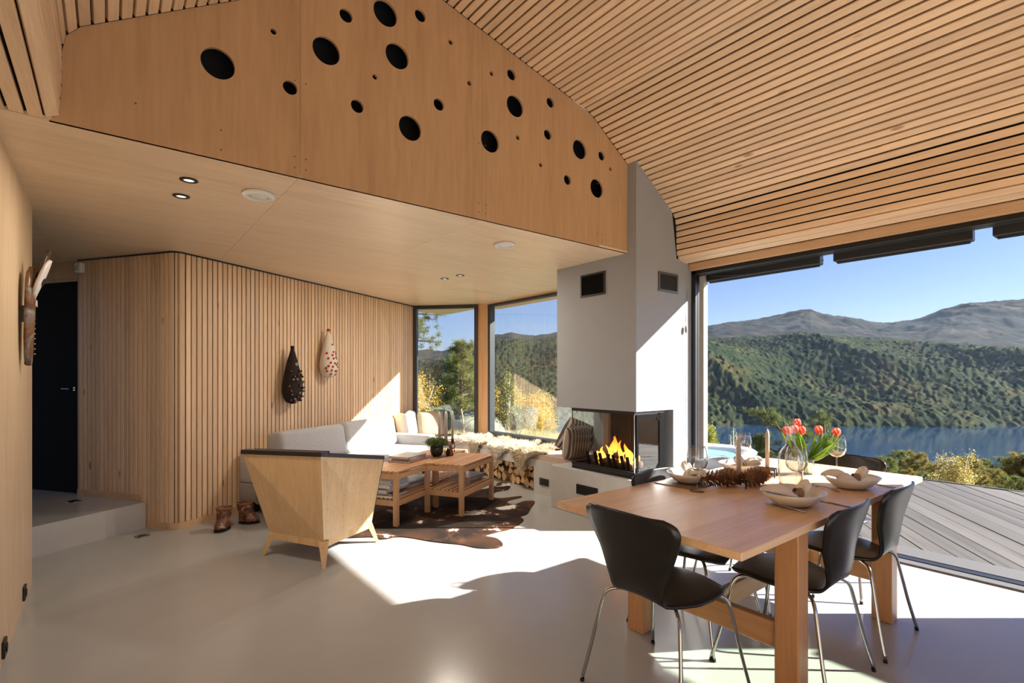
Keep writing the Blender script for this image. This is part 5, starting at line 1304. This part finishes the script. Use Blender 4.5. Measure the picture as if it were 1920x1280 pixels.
def pine(X, Y, ztop, zbase, rad, label, seed, mat=PINE, dens=1.0, lean=0, wide=.55, crown=.28):
    a, b_ = c2h(X, Y); q = np.random.default_rng(seed); H_ = ztop-zbase
    e = empty('pine_tree', (a, b_, zbase), 0, label, 'tree', 'pine trees around the house')
    mk('trunk', tube([(0, 0, 0), (lean*.3, 0, H_*.3), (lean*.6, .03*H_, H_*.65), (lean, 0, H_*.96)], [H_*.028, H_*.022, H_*.014, H_*.004], 8), BARK, e, True)
    C = []; bp_ = []; nb_ = int(34*dens)
    for i in range(nb_):
        t = crown+(.98-crown)*((i+.5)/nb_); z = H_*t; an = i*2.4+q.uniform(-.3, .3); r = rad*((1-t)/(1-crown))**wide*q.uniform(.65, 1.1)+.06*rad
        x0 = lean*t; tip = np.array([x0+r*math.cos(an), r*math.sin(an), z+r*.28])
        bp_.append(tube([(x0, 0, z-.02), (x0+r*.5*math.cos(an), r*.5*math.sin(an), z+r*.08), tuple(tip)], [H_*.006+.004, H_*.004+.003, .003], 5))
        m_ = int(5+r*9)
        for k_ in range(m_):
            f = .35+.65*(k_+.5)/m_; c = np.array([x0+r*f*math.cos(an), r*f*math.sin(an), z+r*.28*f])+q.normal(0, 1, 3)*r*.13; C.append(c)
    mk('branches', join(*bp_), BARK, e)
    C = np.array(C); fin('needles', tufts(C, rad*.085, int(60*dens), rad*.12, rad*.012, q, .5), mat, e); return e
def birch(X, Y, ztop, zbase, rad, label, seed, mat, size=.05, nleaf=900, cat='shrub', stems=4, squash=1.0):
    a, b_ = c2h(X, Y); q = np.random.default_rng(seed); H_ = ztop-zbase
    e = empty('birch_shrub', (a, b_, zbase), 0, label, cat, 'birches and shrubs around the house'); st_ = []; C = []
    for s in range(stems):
        an = q.uniform(0, 6.28); r = rad*q.uniform(.1, .7); top = np.array([r*math.cos(an), r*math.sin(an), H_*q.uniform(.75, 1.0)])
        st_.append(tube([(0, 0, 0), (top[0]*.35, top[1]*.35, top[2]*.45), tuple(top)], [.022*H_**.5, .015*H_**.5, .004], 6))
        for k_ in range(16):
            f = .22+.78*(k_+.5)/16; c = top*f*np.array([.6+.4*f, .6+.4*f, 1]); C.append(c+q.normal(0, 1, 3)*np.array([rad*.38, rad*.38, H_*.03])*(1.15-f*.8))
    mk('stems', join(*st_), WHBARK, e, True)
    C = np.array(C); fin('foliage', leaves(C, rad*.14, max(4, nleaf//len(C)*stems), size, q), mat, e); return e
def at(px, Y): return ((px-960)/960*Y, Y)
def zz(y, Y): return 1.35-(y-705)/960*Y
# seen through the corner windows
pine(*at(868, 17), zz(641, 17), -1.6, 1.15, 'pine tree with dense crown outside the left corner window', 1, PINE, 1.0, 0, .5, .30)
birch(*at(786, 13), zz(690, 13), -.3, .55, 'yellow autumn birch at the left edge of the corner window', 2, YEL, .045, 1100, 'tree')
pine(*at(806, 22), zz(690, 22), -2.5, .6, 'dark slim pine behind the yellow birch in the left corner window', 3, PINED, .8)
a, b_ = c2h(*at(735, 12.5)); hang = empty('overhanging_pine', (a, b_, -.2), 0, 'tall pine whose branches hang in at the top of the left corner window', 'tree')
q = np.random.default_rng(9); H_ = 6.0
mk('trunk', tube([(0, 0, 0), (0, .05, 3), (.05, 0, 6)], [.11, .09, .05], 9), BARK, hang, True)
C = []; bp_ = []; rt = np.array([UX[0], -UX[1], 0])
for i in range(14):
    z = 2.35+i*.22; ln = q.uniform(.85, 1.25)*(1 if i < 6 else .8); up_ = q.uniform(-.05, .25); off = q.uniform(-.35, .35)
    tip = rt*ln+np.array([off*UX[1], off*UX[0], up_]); bp_.append(tube([(0, 0, z), tuple(tip*.5+np.array([0, 0, z+.05])), tuple(tip+np.array([0, 0, z]))], [.03, .018, .005], 6))
    for k_ in range(16):
        f = .3+.7*(k_+.5)/16; C.append(tip*f+np.array([0, 0, z])+q.normal(0, 1, 3)*.085)
mk('branches', join(*bp_), BARK, hang); fin('needles', tufts(np.array(C), .075, 95, .08, .009, q, .4), PINE, hang)
birch(*at(952, 12.5), zz(700, 12.5), -.1, .42, 'leafy green birch shrub outside the right corner window', 12, GRN, .045, 900, 'shrub', 5)
birch(*at(990, 15.5), zz(735, 15.5), -.5, .75, 'golden autumn birch thicket outside the right corner window', 13, YEL, .05, 1500, 'shrub', 7)
birch(*at(930, 15), zz(725, 15), -.4, .45, 'golden birch beside the window post', 14, YEL, .05, 800, 'shrub', 4)
birch(*at(1022, 16.5), zz(760, 16.5), -.6, .55, 'low golden birch bush nearest the chimney', 15, YEL, .05, 800, 'shrub', 5)
birch(*at(968, 11.6), zz(765, 11.6), .0, .22, 'small grey-green bush in the grass below the birch', 16, leaf_mat('sage', (.16, .17, .10), (.30, .30, .20)), .03, 700, 'shrub', 4)
# boulder and bare branch
ROCKM = plain('mossy_rock', (.20, .20, .13), .95, noise=.35, nscale=4, bump=.5, bscale=20)
a, b_ = c2h(*at(890, 12.6)); v, f = lathe([(0, -.4), (.75, -.3), (.82, .0), (.70, .28), (.42, .46), (0, .52)], 22, False)
bo = mk('boulder', ([(x*(1+.14*math.sin(3*x+2*y)), y*(1+.1*math.sin(4*y+z)), z+.05*math.sin(6*x)) for x, y, z in v], f), ROCKM, None, True, (a, b_, .02)); tag(subs(bo, 1), 'mossy rounded boulder outside the left corner window', 'boulder')
a, b_ = c2h(*at(868, 10.6)); BRW = plain('bleached_branch', (.55, .40, .27), .8, noise=.2, nscale=20)
br = mk('bare_branch', join(tube(bez([(0, 0, -.1), (.02, 0, .15), (.01, .01, .38), (-.03, .02, .62)], 5), .016, 7), tube(bez([(.0, 0, .18), (.10, -.08, .36), (.22, -.17, .42), (.34, -.26, .41)], 5), .010, 7)), BRW, None, True, (a, b_, .05)); tag(br, 'bleached bare branch standing outside the left corner window', 'branch')
# grass tufts near the windows
q = np.random.default_rng(44); n = 26000; Xc = q.uniform(-3.4, 2.4, n); Yc = q.uniform(9.4, 15.5, n); a, b_ = c2h(Xc, Yc); m_ = (a > 4.95) & ((b_ > 4.7) | (a > 8.8)); a, b_ = a[m_], b_[m_]
P = np.stack([a, b_, ground_z(a, b_)-.02], 1); D = q.normal(0, .35, P.shape); D[:, 2] = 1
g_ = blades(P, D, q.uniform(.06, .20, (len(P), 1)), .012, q); tag(obj('grass', np_mesh('grass', g_.reshape(-1, 3), np.arange(len(g_)*3).reshape(-1, 3), leaf_mat('dry_grass', (.26, .22, .07), (.48, .40, .17), 1.0))), 'dry yellow-green grass growing outside the corner windows', 'grass', kind='stuff')
# beyond the deck
def clump_tree(Y, base_px, ybase, clumps, label, seed, mat):
    """open-crowned pine: foliage pads carried on bent boughs; pads given in the tree's own plane with real depth"""
    q = np.random.default_rng(seed); k = Y/960; bx = (base_px-960)*k; a, b_ = c2h(bx, Y); zb_ = zz(ybase, Y)
    e = empty('pine_tree', (a, b_, zb_), 0, label, 'tree', 'pine trees around the house'); C = []; bo_ = []
    R_ = np.array([UX[0], -UX[1], 0]); Fw = np.array([UX[1], UX[0], 0]); top = max((ybase-c[1])*k for c in clumps)
    bo_.append(tube([(0, 0, 0), tuple(R_*.1+np.array([0, 0, top*.4])), tuple(-R_*.12+np.array([0, 0, top*.75]))], [.13, .10, .05], 8))
    for i, (cx_, cy_, wx, wz) in enumerate(clumps):
        dep = q.uniform(-.5, .5); c = R_*((cx_-base_px)*k)+Fw*dep+np.array([0, 0, (ybase-cy_)*k]); st0 = np.array([0, 0, max(.3, c[2]*.72)])
        mid = (st0+c)/2+np.array([0, 0, -.12]); bo_.append(tube(bez([tuple(st0), tuple(mid), tuple(c)], 4), .028, 6))
        n_ = int(wx*wz*.055)+10
        for _ in range(n_):
            d = q.normal(0, .45, 3); C.append(c+R_*d[0]*wx*k+Fw*d[1]*wx*k+np.array([0, 0, d[2]*wz*k]))
    mk('trunk', join(*bo_), BARK, e, True); fin('needles', tufts(np.array(C), .085, 75, .10, .011, q, .5), mat, e); return e
clump_tree(15.5, 1478, 900, [(1430, 775, 26, 9), (1455, 786, 26, 12), (1480, 800, 22, 12), (1418, 826, 20, 18), (1440, 838, 22, 20), (1476, 832, 26, 18), (1495, 812, 18, 12), (1462, 858, 22, 14), (1500, 850, 26, 16), (1420, 852, 16, 12)], 'broad windswept pine behind the candles and carafe', 21, PINED)
clump_tree(16.5, 1546, 900, [(1540, 782, 14, 10), (1552, 800, 18, 12), (1535, 822, 18, 12), (1556, 838, 20, 14), (1538, 858, 18, 14)], 'smaller pine just right of the windswept one behind the tulips', 22, PINED)
birch(*at(1376, 12), zz(792, 12), -1.6, .32, 'slender young birch left of the windswept pine', 23, GRN, .035, 240, 'tree', 3)
birch(*at(1326, 11), zz(792, 11), -1.2, .30, 'bright green juniper at the edge of the white jamb', 24, leaf_mat('juniper', (.13, .17, .02), (.34, .33, .05)), .035, 1700, 'shrub', 5)
row = [(1662, 858, 30, 1.1, PINE), (1690, 846, 33, 1.3, PINE), (1722, 850, 31, 1.3, OLIV), (1752, 868, 28, 1.0, OLIV), (1815, 858, 30, 1.2, OLIV), (1842, 862, 32, 1.2, PINE), (1868, 880, 26, 1.0, OLIV), (1893, 860, 28, 1.2, PINE), (1918, 850, 27, 1.2, OLIV), (1945, 846, 27, 1.3, PINED), (1640, 872, 34, 1.0, OLIV), (1775, 880, 24, .9, OLIV), (1840, 892, 21, .9, OLIV), (1900, 890, 20, .9, PINE), (1980, 850, 25, 1.2, OLIV), (1705, 878, 24, .9, OLIV), (1735, 885, 22, .8, PINE)]
nm = ['leftmost treetop right of the table end', 'tallest green treetop beside the table corner', 'olive treetop left of the sunlit birch', 'low olive treetop hard against the sunlit birch', 'olive treetop just right of the sunlit birch', 'green pointed treetop mid-way along the deck edge', 'low olive treetop over the middle of the deck edge', 'green treetop near the right frame edge', 'olive treetop at the right frame edge', 'dark treetop beyond the right frame edge', 'small olive treetop behind the far chair', 'olive treetop below the sunlit birch', 'olive treetop close above the deck edge', 'green treetop close above the deck at the right', 'olive treetop outside the frame on the right', 'olive treetop below the tallest green one', 'small green treetop close to the deck corner']
for i, (px, y, Y, r, m) in enumerate(row): pine(*at(px, Y), zz(y, Y), zz(y, Y)-4.6, r, nm[i] if False else 'pine tree below the deck: '+nm[i], 50+i, m, 1.0, 0, .42, .35)
birch(*at(1790, 14.5), zz(838, 14.5), -3.2, .62, 'sunlit golden birch rising above the deck edge', 80, leaf_mat('birch_gold', (.28, .22, .05), (.55, .45, .16), 6), .05, 1500, 'tree', 6)
